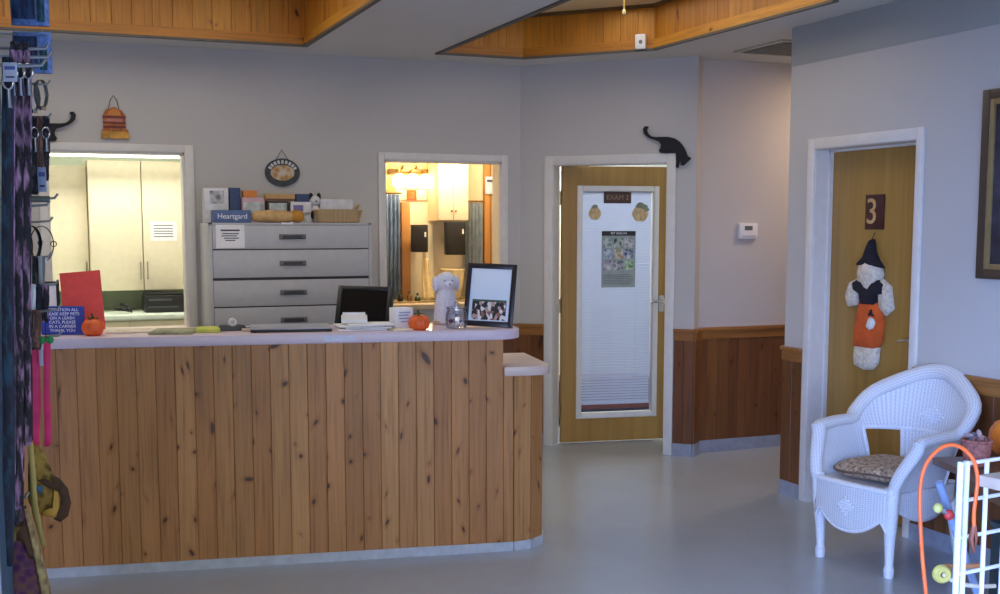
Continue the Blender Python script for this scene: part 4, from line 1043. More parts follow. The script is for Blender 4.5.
for z0 in (.03, .15, .17, .30, .325):
    MB().grid(lambda u, v: bag(u, (z0+.012*v)/.40)*1.0+Vector((math.cos(2*PI*u)*.0015, math.sin(2*PI*u)*.0015, 0)), 40, 1).build('stripe', plain('bag_blue', (70, 118, 190), .5), r)
# orange lead: free-standing loop
px_ = [(932, 640), (926, 594), (921.5, 545), (920, 500), (922, 476), (928, 461), (938, 450), (949, 445), (960, 447), (969, 454), (975, 464), (977.5, 480), (976, 496), (974, 512), (974, 526)]
pts = [at(u, v, 2.74 if k < 12 else 2.74+.0*(k-11)) for k, (u, v) in enumerate(px_)]
low_ = pts[0].copy()
pts = [Vector((low_.x+.02, low_.y+.01, .01)), Vector((low_.x+.012, low_.y+.006, .35))]+pts
def smooth_path(P, n=6):
    out = []
    for i in range(len(P)-1):
        p0, p1, p2, p3 = P[max(0, i-1)], P[i], P[i+1], P[min(len(P)-1, i+2)]
        for k in range(n):
            t = k/n; out.append(.5*((2*p1)+(-p0+p2)*t+(2*p0-5*p1+4*p2-p3)*t*t+(-p0+3*p1-3*p2+p3)*t**3))
    return out+[P[-1]]
sp_ = smooth_path(pts)
r = thing('orange_lead', 'stiff orange lead arching up and over beside the white wire rack', 'lead', sp_[0])
MB().tube([p-sp_[0] for p in sp_], .0047, 10).build('cord', plain('orange_cord', (232, 104, 44), .45, vary=.08), r, smooth=60)
p = pts[-1]-sp_[0]
MB().tube([p, p+Vector((.006, 0, -.03)), p+Vector((0, 0, -.06)), p+Vector((-.008, 0, -.03)), p], .006, 8).build('clip', plain('copper_clip', (150, 96, 80), .4, .5), r)
# toy stand behind the rack
B0 = at(939, 482, 3.25); B1 = at(968, 566, 3.30)
r = thing('toy_stand', 'slanted grey-blue rod toy with yellow and red knobs behind the wire rack', 'toy', (B1.x, B1.y, 0))
q0 = B0-Vector((B1.x, B1.y, 0)); q1 = B1-Vector((B1.x, B1.y, 0)); ext = q1+(q1-q0)*(q1.z/(q0.z-q1.z))
MB().tube([q0, q1, ext], .011, 10).build('rod', plain('grey_blue_rod', (128, 146, 176), .4), r)
k1 = at(938, 508, 3.22)-Vector((B1.x, B1.y, 0)); k2 = at(949, 515, 3.23)-Vector((B1.x, B1.y, 0))
MB().tube([k1, k2], .006, 8).build('cross_pin', M['chrome'], r)
MB().ball(k1, .013, .013, .014, 16, 10).build('yellow_knob', plain('pale_yellow_plastic', (214, 210, 120), .4), r, smooth=60)
MB().ball(k2, .014, .014, .015, 16, 10).build('red_knob', plain('red_plastic', (206, 60, 56), .4), r, smooth=60)
wv = at(942, 574, 3.2)-Vector((B1.x, B1.y, 0))
Wm = Matrix.Translation(wv) @ Matrix.Rotation(YAW*-1, 4, 'Z') @ Matrix.Rotation(PI/2, 4, 'X')
MB().lathe([(.008, -.010), (.020, -.011), (.026, -.004), (.026, .004), (.020, .011), (.008, .010), (.008, -.010)], 24, Wm).build('yellow_wheel', plain('yellow_wheel_plastic', (222, 206, 110), .4), r, smooth=50)
ax = [wv, at(958, 583, 3.2)-Vector((B1.x, B1.y, 0)), at(975, 586, 3.2)-Vector((B1.x, B1.y, 0)), at(995, 586, 3.22)-Vector((B1.x, B1.y, 0))]
MB().tube(smooth_path(ax), .006, 8).build('axle_wire', plain('cream_wire', (226, 214, 190), .4), r)
ax2 = [at(944, 566, 3.22)-Vector((B1.x, B1.y, 0)), at(960, 567, 3.22)-Vector((B1.x, B1.y, 0)), at(985, 565, 3.22)-Vector((B1.x, B1.y, 0))]
MB().tube(ax2, .007, 8).build('wood_bar', plain('orange_wood_bar', (196, 130, 84), .5), r)
MB().tube([ext, ext+Vector((.12, -.05, .012)), ext+Vector((.3, -.1, .012))], .012, 8).build('foot_bar', plain('grey_blue_rod', (128, 146, 176), .4), r)

# ------------------------------------------------------------------ room behind the left pass-through
def tallcab(name, label, x0, x1, y, z0, z1, hx, dep=.38):
    r = thing(name, label, 'cabinet', ((x0+x1)/2, y, z0)); h = (x1-x0)/2
    MB().box(-h+.001, h-.001, .021, dep, 0, z1-z0).build('body', M['cab'], r)
    d = MB().box(-h+.003, h-.003, 0, .019, .004, z1-z0-.004, .003).build('door', M['cab'], r)
    if hx is not None:
        MB().tube([(hx, .0, .09), (hx, -.028, .09), (hx, -.028, .22), (hx, .0, .22)], .005, 8).build('handle', plain('satin_nickel', (166, 162, 150), .35, .8), d)
    return r
M['cab'] = plain('ivory_laminate', (236, 226, 196), .45, vary=.02)
yc_ = 9.50
tallcab('wall_cabinet', 'middle ivory wall cabinet seen through the left pass-through', .456, .846, yc_, 1.10, 2.10, .172)
tallcab('wall_cabinet', 'ivory wall cabinet with a paper notice at the right of the left pass-through', .848, 1.32, yc_, 1.10, 2.10, -.210)
tallcab('wall_cabinet', 'set-back ivory wall cabinet at the left of the left pass-through', -.10, .454, 9.62, 1.10, 2.06, .255, .26)
struct('wall_lab_back', MB().box(-2.6, 2.1, 9.90, 9.99, 0, ZC), paint('sage_paint', (166, 176, 156)), smooth=0)
tag(MB().box(-.30, 1.7, 9.10, 9.898, .90, .938, .004).build('worktop', plain('pale_green_laminate', (214, 226, 212), .35), None), 'pale green worktop below the ivory wall cabinets', 'worktop')
r = thing('base_cabinet', 'pale base cabinet under the green worktop in the left room', 'cabinet', (.7, 9.14, 0))
MB().box(-.98, .98, .02, .75, .0, .898).build('body', M['cab'], r)
for k in range(4):
    x = -.735+.49*k; d = MB().box(x-.24, x+.24, 0, .019, .10, .68, .003).build('door', M['cab'], r); d = MB().box(x-.24, x+.24, 0, .019, .70, .89, .003).build('drawer', M['cab'], r)
r = thing('notice_paper', 'white paper taped to the right ivory wall cabinet', 'notice', (1.005, yc_-.0012, 1.56)); MB().box(-.10, .10, -.0008, 0, -.075, .075).build('sheet', M['paper'], r)
m = MB()
for z in (.045, .02, 0, -.02, -.042): m.box(-.075, .07, -.0012, -.0008, z-.003, z+.003)
m.build('writing', M['ink'], r)
r = thing('printer', 'black printer on the green worktop in the left room', 'printer', (.98, 9.30, .9385))
MB().box(-.15, .15, 0, .3, .0, .13, .008).build('body', M['black'], r); MB().box(-.13, .10, -.012, .02, .035, .05, .002).build('paper_tray', M['steeld'], r)
MB().box(-.12, .05, -.003, .0, .09, .105).build('panel', plain('dark_panel', (70, 76, 74), .3), r); MB().box(-.14, .14, .03, .27, .130, .145, .004).build('lid', M['blackm'], r)
r = thing('coiled_cable', 'black coiled cable lying left of the black printer', 'cable', (.66, 9.30, .9385))
MB().tube([(.07*math.cos(a/6)*(1-.012*a), .05*math.sin(a/6)*(1-.012*a), .012+.0012*a) for a in range(50)], .008, 8).build('coil', M['blackm'], r)
MB().ball((.05, -.02, .03), .022, .018, .02, 10, 8).build('plug', M['black'], r)
emw = plain('lit_diffuser', (255, 255, 246), .4, emit=(255, 252, 236), es=3.0)
r = thing('strip_light', 'long lit fluorescent strip light above the ivory cabinets', 'light', (.55, 9.33, 2.115))
MB().box(-.75, .68, -.035, .035, .0, .050, .006).build('diffuser', emw, r); MB().box(-.76, .69, -.04, .04, .0505, .075, .004).build('housing', M['white'], r); MB().box(-.70, .66, .04, .165, .045, .06).build('bracket', M['white'], r)

# ------------------------------------------------------------------ room behind the middle pass-through
yw = 9.598
wp = spotted('gold_wallpaper', (176, 132, 70), (222, 186, 118), (240, 216, 160), 30)
struct('trim_8', MB().box(2.72, 3.36, yw-.004, yw+.003, 1.88, 2.6), wp, label='strip of gold patterned wallpaper behind the lit vanity light', smooth=0)
r = thing('vanity_light', 'lit frosted glass vanity light on the gold wallpaper', 'wall light', (3.045, yw-.005, 1.985))
br = plain('aged_brass', (130, 100, 60), .35, .8)
MB().box(-.19, .19, -.02, 0, .045, .095, .006).build('backplate', br, r)
emv = plain('lit_frosted_glass', (255, 244, 220), .4, emit=(255, 226, 170), es=9.0)
for x in (-.115, 0, .115):
    MB().lathe([(.022, .03), (.045, .015), (.056, -.025), (.052, -.07), (.040, -.085), (.0001, -.088)], 20, Matrix.Translation((x, -.085, .02))).build('glass_shade', emv, r, smooth=60)
    MB().tube([(x, -.018, .07), (x, -.085, .085), (x, -.085, .045)], .010, 8).build('arm', br, r)
for x in (-.06, .06): MB().lathe([(.014, 0), (.012, .012), (.005, .03), (.0001, .04)], 10, Matrix.Translation((x, -.02, .095))).build('finial', br, r)
r = thing('wall_sign', 'small white sign with an orange middle below the vanity light', 'sign', (3.06, yw-.002, 1.862))
MB().box(-.135, .135, -.012, 0, -.042, .042, .002).build('plate', plain('warm_white_sign', (240, 232, 214), .5), r); MB().box(-.045, .045, -.0135, -.0122, -.044, .044).build('orange_field', plain('orange_red', (226, 84, 36), .5), r)
m = MB()
for a in range(4): m.box(-.03, .03, -.0148, -.0136, -.005, .005, 0, Matrix.Rotation(a*PI/4, 4, 'Y'))
m.build('star', plain('bright_orange', (244, 120, 60), .5), r)
def cloth(name, label, cat, x0, x1, z0, z1, y, rgb, folds=5, amp=.018):
    def fn(u, v): return Vector((x0+(x1-x0)*u-(x0+x1)/2, amp*math.sin(u*folds*2*PI)*(.5+.5*(1-v)), (z1-z0)*v))
    r = thing(name, label, cat, ((x0+x1)/2, y, z0))
    MB().grid(fn, 60, 8).build('cloth', plain(name+'_%d' % rgb[2], rgb, .85, vary=.12, scale=12, bump=.1), r, solid=.004, smooth=60)
    MB().tube([(x0-(x0+x1)/2-.02, .012, z1-z0+.012), (x1-(x0+x1)/2+.02, .012, z1-z0+.012)], .009, 8).build('rod', br, r)
cloth('curtain', 'dusty blue curtain at the left inside the middle pass-through', 'curtain', 2.76, 2.935, .55, 1.865, 9.52, (98, 118, 150))
cloth('curtain', 'grey blue curtain between the tan wall and the gold door frame', 'curtain', 3.53, 3.68, .55, 1.80, 9.52, (120, 132, 146), 4)
tw = veneer('golden_oak', (150, 100, 48), (186, 132, 70))
tag(MB().box(2.955, 3.03, 9.53, 9.597, 0, 1.80, .004).build('wood_post', tw, None), 'orange brown wooden post beside the dusty blue curtain', 'post')
r = thing('door_casing', 'golden oak door frame at the right inside the middle pass-through', 'door frame', (3.77, 9.55, 0))
MB().box(-.055, .0, 0, .046, 0, 2.30, .003).build('jamb', tw, r); MB().box(.012, .075, -.01, .046, 0, 2.30, .003).build('outer_jamb', plain('tan_jamb', (206, 176, 130), .5), r)
r = thing('door_notice', 'small pale blue notice on the golden oak door frame', 'notice', (3.765, 9.536, 1.95)); MB().box(-.05, .045, -.004, 0, -.075, .075, .001).build('card', plain('pale_blue_card', (176, 190, 214), .6), r); MB().box(-.035, .03, -.006, -.0045, .03, .05).build('heading', M['ink'], r)
# wall cupboard, black speakers
r = thing('wall_cupboard', 'cream wall cupboard above the black boxes in the middle room', 'cupboard', (3.345, 9.32, 1.645))
MB().box(-.135, .135, .02, .275, 0, .60).build('body', cream, r)
for sx in (-1, 1):
    d = MB().box(sx*.0675-.066, sx*.0675+.066, 0, .018, .003, .597, .003).build('door', cream, r); MB().ball((sx*.018, -.008, .08), .009, .009, .009, 8, 6).build('knob', br, d)
def speaker(label, x, y, z0, w_, h_):
    r = thing('loudspeaker', label, 'speaker', (x, y, z0), math.radians(-14))
    MB().box(-w_/2, w_/2, 0, .16, 0, h_, .006).build('cabinet', M['blackm'], r)
    MB().box(-w_/2+.012, w_/2-.012, -.008, -.0005, .012, h_-.012, .004).build('grille', plain('speaker_grille', (34, 32, 34), .9, bump=.4, scale=80), r)
    MB().box(w_/2-.03, w_/2-.016, -.0098, -.0082, h_-.10, h_-.06).build('badge', M['paper'], r)
    MB().box(-.03, .03, .162, .34, h_*.4, h_*.6).build('wall_bracket', M['black'], r)
speaker('smaller black box loudspeaker beside the wooden post', 3.03, 9.27, 1.385, .135, .225)
speaker('larger black box loudspeaker below the cream wall cupboard', 3.335, 9.24, 1.36, .165, .275)
tag(MB().box(3.165, 3.235, 9.52, 9.597, .0, 1.62, .004).build('cream_panel', cream, None), 'cream upright panel between the two black loudspeakers', 'panel')
tag(MB().box(2.30, 3.50, 9.12, 9.50, .945, .985, .004).build('wash_room_worktop', spotted('speckled_laminate', (60, 54, 44), (112, 98, 74), (160, 140, 104), 40), None), 'dark speckled worktop in the middle room', 'worktop')
r = thing('sink_cabinet', 'brown cabinet under the dark speckled worktop', 'cabinet', (2.9, 9.17, 0)); MB().box(-.58, .58, .02, .32, 0, .944).build('body', tw, r)
for k in range(3): d = MB().box(-.575+.385*k, -.195+.385*k, 0, .019, .1, .92, .003).build('door', tw, r); MB().ball((-.23+.385*k, -.009, .7), .01, .01, .01, 8, 6).build('knob', br, d)
r = thing('hand_towel', 'cream towel draped and narrowing downward beside the white figurine', 'towel', (3.09, 9.30, .9855))
MB().grid(lambda u, v: Vector(((u-.5)*(.10-.05*v)+.03*(1-v), .012*math.sin(u*9)+.02*math.sin(v*3), .0+.345*v)), 14, 14).build('cloth', plain('cream_towel', (226, 206, 160), .9, bump=.3), r, solid=.012, smooth=70)
r = thing('tapered_pot', 'cream tapered pot standing right of the cream towel', 'pot', (3.34, 9.33, .9855))
MB().lathe([(.045, 0), (.060, .01), (.085, .14), (.10, .25), (.096, .25), (.08, .14), (.0001, .03)], 24).build('pot', plain('cream_glaze', (232, 216, 180), .4), r, smooth=50); MB().tube([(.098*math.cos(2*PI*k/24), .098*math.sin(2*PI*k/24), .25) for k in range(24)], .006, 6, closed=True).build('rim', plain('cream_glaze', (232, 216, 180), .4), r)
rg = random.Random(4)
for k, (x, nm) in enumerate(((2.84, 'dark glass bottle left on the speckled worktop'), (2.92, 'short amber bottle on the speckled worktop'), (2.99, 'green squat bottle on the speckled worktop'), (3.18, 'brown bottle behind the white figurine'))):
    r = thing('bottle', nm, 'bottle', (x, 9.22, .9855), 0, 'bottles on the speckled worktop'); h = (.085, .065, .05, .09)[k]
    MB().lathe([(.0001, 0), (.022, 0), (.024, .006), (.024, h*.6), (.010, h*.8), (.009, h)], 16).build('bottle', plain('bottle_glass_%s' % 'abcd'[k], ((44, 40, 36), (120, 84, 40), (70, 84, 60), (90, 62, 44))[k], .2), r, smooth=50)
    MB().lathe([(.011, h), (.011, h+.014), (.0001, h+.015)], 12).build('cap', M['steeld'], r)

# exam room seen below the blind
r = thing('exam_bench', 'dark blue and red bench behind the glass door', 'bench', (4.36, 8.60, 0), LA)
MB().box(-.42, .42, -.2, .2, .12, .36, .01).build('seat', plain('dull_red_vinyl', (120, 66, 66), .5), r)
MB().box(-.40, .40, -.18, .18, .0, .12, .004).build('plinth', plain('navy_plinth', (46, 58, 90), .5), r)
# ------------------------------------------------------------------ display wall of leads and collars at the left edge
GX = -.070
def py(Y, u, v): return vp(u, v, (0, Y, 0), (0, 1, 0))
t = NT('teal_pegboard'); v = t.coord(); vo = t.n('ShaderNodeTexVoronoi'); t.l(t.mapping(v, (1, 1, 1)), vo.inputs['Vector']); vo.inputs['Scale'].default_value = 38; vo.inputs['Randomness'].default_value = 0
t.base(t.ramp(vo.outputs['Distance'], [(.22, lin((8, 24, 30))), (.34, lin((30, 92, 122)))])); t.set(Roughness=.5); peg = t.m
gd = thing('display_panel', 'tall teal pegboard display panel full of leads at the left edge', 'display panel', (GX, 3.4, 0))
MB().box(-.03, 0, -1.15, 1.50, .05, 2.44, .003).build('pegboard', peg, gd)
MB().box(-.42, .02, -1.15, 1.50, 0, .05, .004).build('foot_shelf', plain('grey_gondola', (120, 122, 124), .45), gd)
for y in (-1.17, 1.48): MB().box(-.07, .006, y, y+.03, .05, 2.46, .003).build('upright', plain('grey_gondola', (120, 122, 124), .45), gd)
pm = plain('grey_peg_metal', (150, 152, 150), .35, .7)
def hook(Y, z, L):
    MB().tube([(-.002, Y-3.4, z), (L*.6, Y-3.4, z), (L-.01, Y-3.4, z+.004), (L, Y-3.4, z+.018)], .0042, 8).build('peg', pm, gd)
    return z
chromeM = M['chrome']
def pattern(name, a, b, sc=60, th=.5):
    if name in MATS: return MATS[name]
    t = NT(name); v = t.coord(); n = t.noise(t.mapping(v, (1, 1, .22)), sc*2.2, 3, .6)
    t.base(t.ramp(n, [(th-.07, lin(a)), (th+.09, lin(b))])); t.set(Roughness=.7); MATS[name] = t.m; return t.m
blackpink = pattern('black_pink_webbing', (22, 20, 26), (196, 146, 180), 22, .56)
blackgrey = pattern('black_grey_webbing', (22, 22, 26), (96, 92, 100), 40, .55)
navy = pattern('navy_teal_webbing', (18, 22, 40), (34, 66, 84), 30, .55)
mauve = pattern('mauve_webbing', (110, 74, 100), (206, 158, 190), 40, .45)
pinkw = plain('hot_pink_webbing', (226, 44, 110), .6, vary=.08)
greyw = plain('grey_webbing', (132, 134, 128), .65)
brownw = pattern('brown_webbing', (86, 58, 48), (150, 104, 84), 40, .5)
def lead(label, mat, Y, u, v0, v1, w_, clip=True, group='leads on the display panel', name='dog_lead', dz=0):
    p0 = py(Y, u, v0); p1 = py(Y, u, v1); x = p0.x; zt = p0.z; zb = p1.z
    r = thing(name, label, 'lead', (x, Y, zt), 0, group)
    pts = []; n = 14; ph = random.random()*6; dr = p1.x-p0.x
    for k in range(n+1):
        f = k/n; pts.append(Vector((dr*f+.003*math.sin(ph+f*7)*f, -.006-.016*math.sin(PI*min(1, f*1.0+.1)), -.004+(zb-zt)*f)))
    back = [Vector((p.x+.004, -p.y, p.z+.004)) for p in reversed(pts)]
    mid = [Vector((dr, 0, zb-zt-.014))]
    loop = pts+mid+back+[Vector((0, 0, .0055))]
    MB().tube(loop, w_/2, 6, closed=True, flat=(1.0, .16), up=(1, 0, 0)).build('strap', mat, r, smooth=40)
    if clip:
        m = MB(); c = Vector((0, -.026, -.05))
        m.tube([c+Vector((.011*math.cos(a), 0, .018*math.sin(a))) for a in [2*PI*k/14 for k in range(14)]], .0032, 6, closed=True)
        m.build('snap_clip', chromeM, r, smooth=60)
        MB().tube([c+Vector((0, 0, -.018)), c+Vector((0, 0, -.05)), c+Vector((0, 0, -.06))], [.005, .006, .008], 8).build('clip_swivel', chromeM, r, smooth=60)
    return r
def card(label, Y, u0, v0, u1, v1, rgb=(206, 212, 226), name='card_tag', stripes=True, cat_='tag', group='price cards on the display panel', rz=-.35):
    a = py(Y, u0, v0); b = py(Y, u1, v1)
    r = thing(name, label, cat_, ((a.x+b.x)/2, Y, b.z), rz, group); hx = (b.x-a.x)/2; h = a.z-b.z
    MB().box(-hx, hx, -.0008, .0008, 0, h, .0005).build('card', plain('tag_%d_%d' % (rgb[0], rgb[2]), rgb, .6, vary=.05), r)
    MB().tube([(0, 0, h-.003), (.002, .001, h+.03)], .0012, 5).build('string', M['blackm'], r)
    if stripes:
        m = MB(); m.box(-hx*.75, hx*.75, -.0016, -.0009, h*.62, h*.80); m.build('print', plain('tag_print_blue', (96, 110, 170), .6), r)
        MB().box(-hx*.6, hx*.6, -.0016, -.0009, h*.2, h*.28).build('barcode', M['ink'], r)
    return r
def collar(label, mat, Y, u, v, rad, w_, tilt=0.3, group='collars on the display panel', buckle=True):
    p = py(Y, u, v); r = thing('dog_collar', label, 'collar', (p.x, Y, p.z-rad), tilt, group)
    pts = [(rad*.62*math.cos(2*PI*k/28), .0, rad+rad*math.sin(2*PI*k/28)) for k in range(28)]
    MB().tube(pts, w_/2, 6, closed=True, flat=(1.0, .18), up=(0, 1, 0)).build('band', mat, r, smooth=40)
    if buckle: MB().box(-.014, .014, -w_*.62, w_*.62, -.008, .008, .003, Matrix.Translation((0, 0, .0))).build('buckle', M['white'] if mat is blackgrey else chromeM, r); 
    MB().tube([(.010*math.cos(2*PI*k/12)+rad*.62, 0, rad+.010*math.sin(2*PI*k/12)) for k in range(12)], .002, 5, closed=True).build('ring', chromeM, r)
    return r

# nearest column: long leads
YN = 3.20
for u in (3, ): pass
zt = hook(YN, py(YN, 12, 52).z-.012, .150); hook(YN+.28, py(YN+.28, 14, 44).z-.012, .150); hook(YN-.26, py(YN-.26, 8, 60).z-.012, .130)
lead('black and navy lead with a steel clip, second strap from the left edge', navy, YN-.26, 7, 60, 560, .022)
lead('long mauve patterned lead with a steel clip hanging nearest the left edge', mauve, YN, 12, 52, 470, .013)
lead('black lead with pink print and a steel clip in the front row', blackpink, YN, 19, 52, 505, .017)
lead('plain black and grey lead beside the black lead with pink print', blackgrey, YN+.28, 15, 44, 520, .024)
lead('black and grey lead at the outer end of the front pegs', blackgrey, YN+.28, 24, 44, 430, .018, clip=False)
lead('black and pink lead looped at the outer end of the front pegs', blackpink, YN, 27, 52, 440, .015)
card('white price card under the steel clips of the nearest leads', YN-.30, 2, 62, 18, 82, (214, 218, 232))
# further columns
YF1, YF2 = 4.15, 4.55
hook(YF1, py(YF1, 20, -28).z-.010, .155); hook(YF1, py(YF1, 20, 31).z-.010, .15)
def pouch(label, Y, u0, v0, u1, v1):
    a = py(Y, u0, v0); b = py(Y, u1, v1); r = thing('blue_pouch', label, 'pouch', ((a.x+b.x)/2, Y, b.z), -.2, 'blue pouches on the display panel'); hx = (b.x-a.x)/2; h = a.z-b.z
    def f(u, v):
        an = 2*PI*u; c, s_ = math.cos(an), math.sin(an); e = .5
        return Vector((hx*abs(c)**e*(1 if c > 0 else -1), .028*abs(s_)**e*(1 if s_ > 0 else -1)*math.sin(PI*min(.98, .04+v*.94))**.5, h*v))
    MB().grid(f, 32, 12).build('bag', plain('blue_mesh_pouch', (120, 150, 206), .4, vary=.2, scale=60), r, smooth=60)
    m = MB(); m.box(-hx*.82, hx*.35, -.034, -.029, h*.10, h*.86, .002); m.build('dark_contents', pattern('navy_contents', (34, 40, 72), (58, 84, 120), 40, .5), r)
    m = MB(); m.box(hx*.45, hx*.85, -.033, -.029, h*.05, h*.55, .002); m.build('green_contents', pattern('green_contents', (40, 74, 72), (70, 116, 130), 50, .5), r)
    MB().box(-hx, hx, -.012, .012, h-.012, h, .002).build('header_strip', plain('pale_blue_strip', (132, 160, 206), .4), r)
    return r
pouch('blue mesh pouch with dark contents, upper one at the top of the display panel', YF1, 9, -28, 50, 27)
pouch('blue mesh pouch with dark contents hanging below the top pouch', YF1, 12, 31, 53, 74)
hook(YF2, py(YF2, 20, 84).z, .175)
for k, (u, v) in enumerate(((25, 94), (33, 97), (41, 94))):
    collar('grey collar on the peg below the blue pouches, %s' % ('innermost', 'in the middle', 'outermost')[k], greyw, YF2, u, v, .050, .016, .9)
card('small white card hanging among the grey collars', YF2-.03, 28, 92, 33, 108)
hook(YF1, py(YF1, 20, 118).z, .165)
for k, (u, v1, mt) in enumerate(((22, 200, blackgrey), (28, 172, navy), (34, 190, blackgrey), (40, 180, brownw), (45, 176, blackgrey))):
    lead(('short black lead on the second peg row, nearest the pegboard', 'short navy lead on the second peg row', 'short black lead in the middle of the second peg row', 'short brown lead on the second peg row', 'short black lead at the tip of the second peg row')[k], mt, YF1, u, 118, v1, .022, clip=(k % 2 == 0), group='short leads on the second peg row')
card('pale blue card tag in the second peg row, nearer the pegboard', YF1-.04, 22, 161, 31, 184, (176, 186, 216))
card('pale blue card tag in the second peg row, near the pass-through', YF1-.04, 37, 167, 47, 192, (176, 186, 216))
hook(YF1, py(YF1, 20, 199).z, .175); hook(YF1, py(YF1, 20, 206).z, .150)
MB().tube([(.012, YF1-3.4, py(YF1, 20, 199).z), (.150, YF1-3.4, py(YF1, 20, 199).z)], .011, 10).build('peg_sleeve', plain('grey_green_sleeve', (112, 118, 108), .5), gd)
hook(YF2, py(YF2, 20, 222).z, .165)
for k, (u, v, mt, R_, w_) in enumerate(((24, 246, brownw, .060, .02), (31, 243, blackgrey, .062, .020), (42, 244, blackgrey, .064, .018))):
    collar(('brown collar on the third peg row', 'black collar with a white buckle on the third peg row', 'large black ring collar at the tip of the third peg row')[k], mt, YF2, u, v, R_, w_, (.9, .6, .15)[k])
hook(YF1, py(YF1, 20, 258).z, .15)
for k, (u, v1, mt) in enumerate(((22, 340, brownw), (29, 300, greyw), (35, 330, blackgrey), (41, 300, greyw))):
    lead(('short brown lead on the fourth peg row', 'short pale grey lead on the fourth peg row, nearer the pegboard', 'short black lead on the fourth peg row', 'short pale grey lead at the tip of the fourth peg row')[k], mt, YF1, u, 258, v1, .018, clip=False, group='short leads on the fourth peg row')
hook(YF1-.06, py(YF1-.06, 20, 286).z, .165)
for k, (u, v1, mt) in enumerate(((27, 330, pinkw), (33, 320, M['paper']), (38, 322, navy), (45, 318, blackpink))):
    lead(('short pink loop on the fifth peg row', 'short white loop on the fifth peg row', 'short navy loop on the fifth peg row', 'short black and pink loop at the tip of the fifth peg row')[k], mt, YF1-.06, u, 286, v1, .018, clip=False, group='loops on the fifth peg row')
hook(YF1-.1, py(YF1-.1, 20, 312).z, .165)
for k, (u, v1, mt) in enumerate(((24, 350, blackgrey), (30, 345, blackgrey), (36, 345, brownw))):
    lead(('bunched black lead at the counter height, nearest the pegboard', 'bunched black lead at the counter height, in the middle', 'bunched brown lead at the counter height')[k], mt, YF1-.1, u, 312, v1, .026, clip=False, group='bunched leads at counter height')
p = py(YF1-.1, 46, 340)
r = thing('green_bow', 'small green bow hanging at the left end of the countertop', 'bow', (p.x, YF1-.1, p.z), 0)
gm = plain('bright_green_ribbon', (48, 150, 84), .6)
m = MB()
for sx in (-1, 1):
    b2 = MB(); b2.ball((sx*.012, 0, .0), .012, .008, .013, 12, 8); b2.build('loop', gm, r, smooth=60)
MB().ball((0, -.004, 0), .006, .006, .006, 8, 6).build('knot', gm, r, smooth=60); MB().tube([(0, 0, 0), (0, .0, py(YF1-.1, 46, 312).z-p.z)], .0012, 5).build('string', M['blackm'], r)
hook(YF1, py(YF1, 20, 338).z, .170)
lead('hot pink lead hanging in front of the counter, nearer the pegboard', pinkw, YF1, 33.5, 338, 440, .034, clip=False, group='hot pink leads')
lead('narrower hot pink lead at the peg tip in front of the counter', pinkw, YF1, 46.5, 338, 442, .019, clip=False, group='hot pink leads')
card('white tag hanging beside the wide hot pink lead', YF1-.05, 25, 342, 31, 366, (214, 216, 224), stripes=False)
card('white tag hanging beside the narrow hot pink lead', YF1-.05, 38.5, 342, 43.5, 366, (202, 208, 226), stripes=False)
card('white card hanging on the fourth peg row, nearer the pegboard', YF1-.03, 26, 262, 32, 285, (206, 208, 206), stripes=False)
card('white card hanging on the fourth peg row, at the peg tip', YF1-.03, 38, 256, 43, 284, (196, 198, 196), stripes=False)
card('pale pink card hanging on the third peg row', YF1-.03, 24, 204, 29, 226, (206, 176, 190), stripes=False)
# pet costumes lower down
hook(YF1, py(YF1, 20, 436).z, .07)
def P2(Y, pts, x0, z0): 
    out = []
    for u, v in pts:
        q = py(Y, u, v); out.append((q.x-x0, q.z-z0))
    return out
o = py(YF1, 40, 520); bee = thing('pet_costume', 'yellow and brown padded pet costume hanging in front of the counter', 'pet costume', (o.x, YF1, o.z))
def puff(name, pts, dep, mat, y0=0):
    q = P2(YF1, pts, o.x, o.z)
    # orientation check so that the face looks towards the viewer (-y)
    a = sum(q[k][0]*q[(k+1) % len(q)][1]-q[(k+1) % len(q)][0]*q[k][1] for k in range(len(q)))
    if a < 0: q = q[::-1]
    mb = pillow(q, dep)
    for i, v_ in enumerate(mb.V): mb.V[i] = Vector((v_.x, v_.y+y0, v_.z))
    mb.build(name, mat, bee, smooth=60)
yel = spotted('olive_yellow_plush', (58, 46, 24), (122, 98, 36), (178, 148, 66), 42); brn = plain('brown_plush_trim', (82, 58, 40), .9, bump=.3)
puff('body', [(33, 443), (44, 452), (52, 470), (57, 484), (57, 508), (44, 514), (34, 512), (28, 500), (28, 465)], .030, yel)
puff('brown_trim', [(52, 474), (60, 478), (68, 488), (71, 502), (68, 515), (60, 521), (54, 518), (60, 506), (61, 494)], .032, brn, -.004)
puff('gold_edge', [(54, 486), (59, 488), (60, 506), (56, 516), (42, 514), (42, 509), (53, 509)], .036, plain('gold_braid', (200, 156, 62), .7), -.006)
puff('upper_trim', [(36, 478), (44, 476), (64, 486), (62, 491), (44, 484)], .036, brn, -.006)
puff('blue_patch', [(35, 483), (44, 484), (42, 492), (35, 490)], .036, plain('patch_blue', (70, 112, 140), .8), -.006)
puff('cream_strap', [(28, 438), (33, 440), (36, 470), (38, 505), (46, 545), (42, 546), (32, 512), (29, 470)], .034, plain('cream_gold_strap', (206, 184, 110), .8), -.008)
o = py(YF1-.5, 25, 640); bee = thing('pet_costume', 'purple and navy patterned pet dress with tan borders at the bottom left corner', 'pet costume', (o.x, YF1-.5, o.z))
YF1s = YF1; YF1 = YF1-.5
puff('skirt', [(7, 512), (26, 505), (36, 540), (46, 575), (56, 640), (5, 640), (5, 560)], .05, spotted('purple_print_cloth', (30, 30, 78), (96, 44, 92), (120, 92, 66), 34))
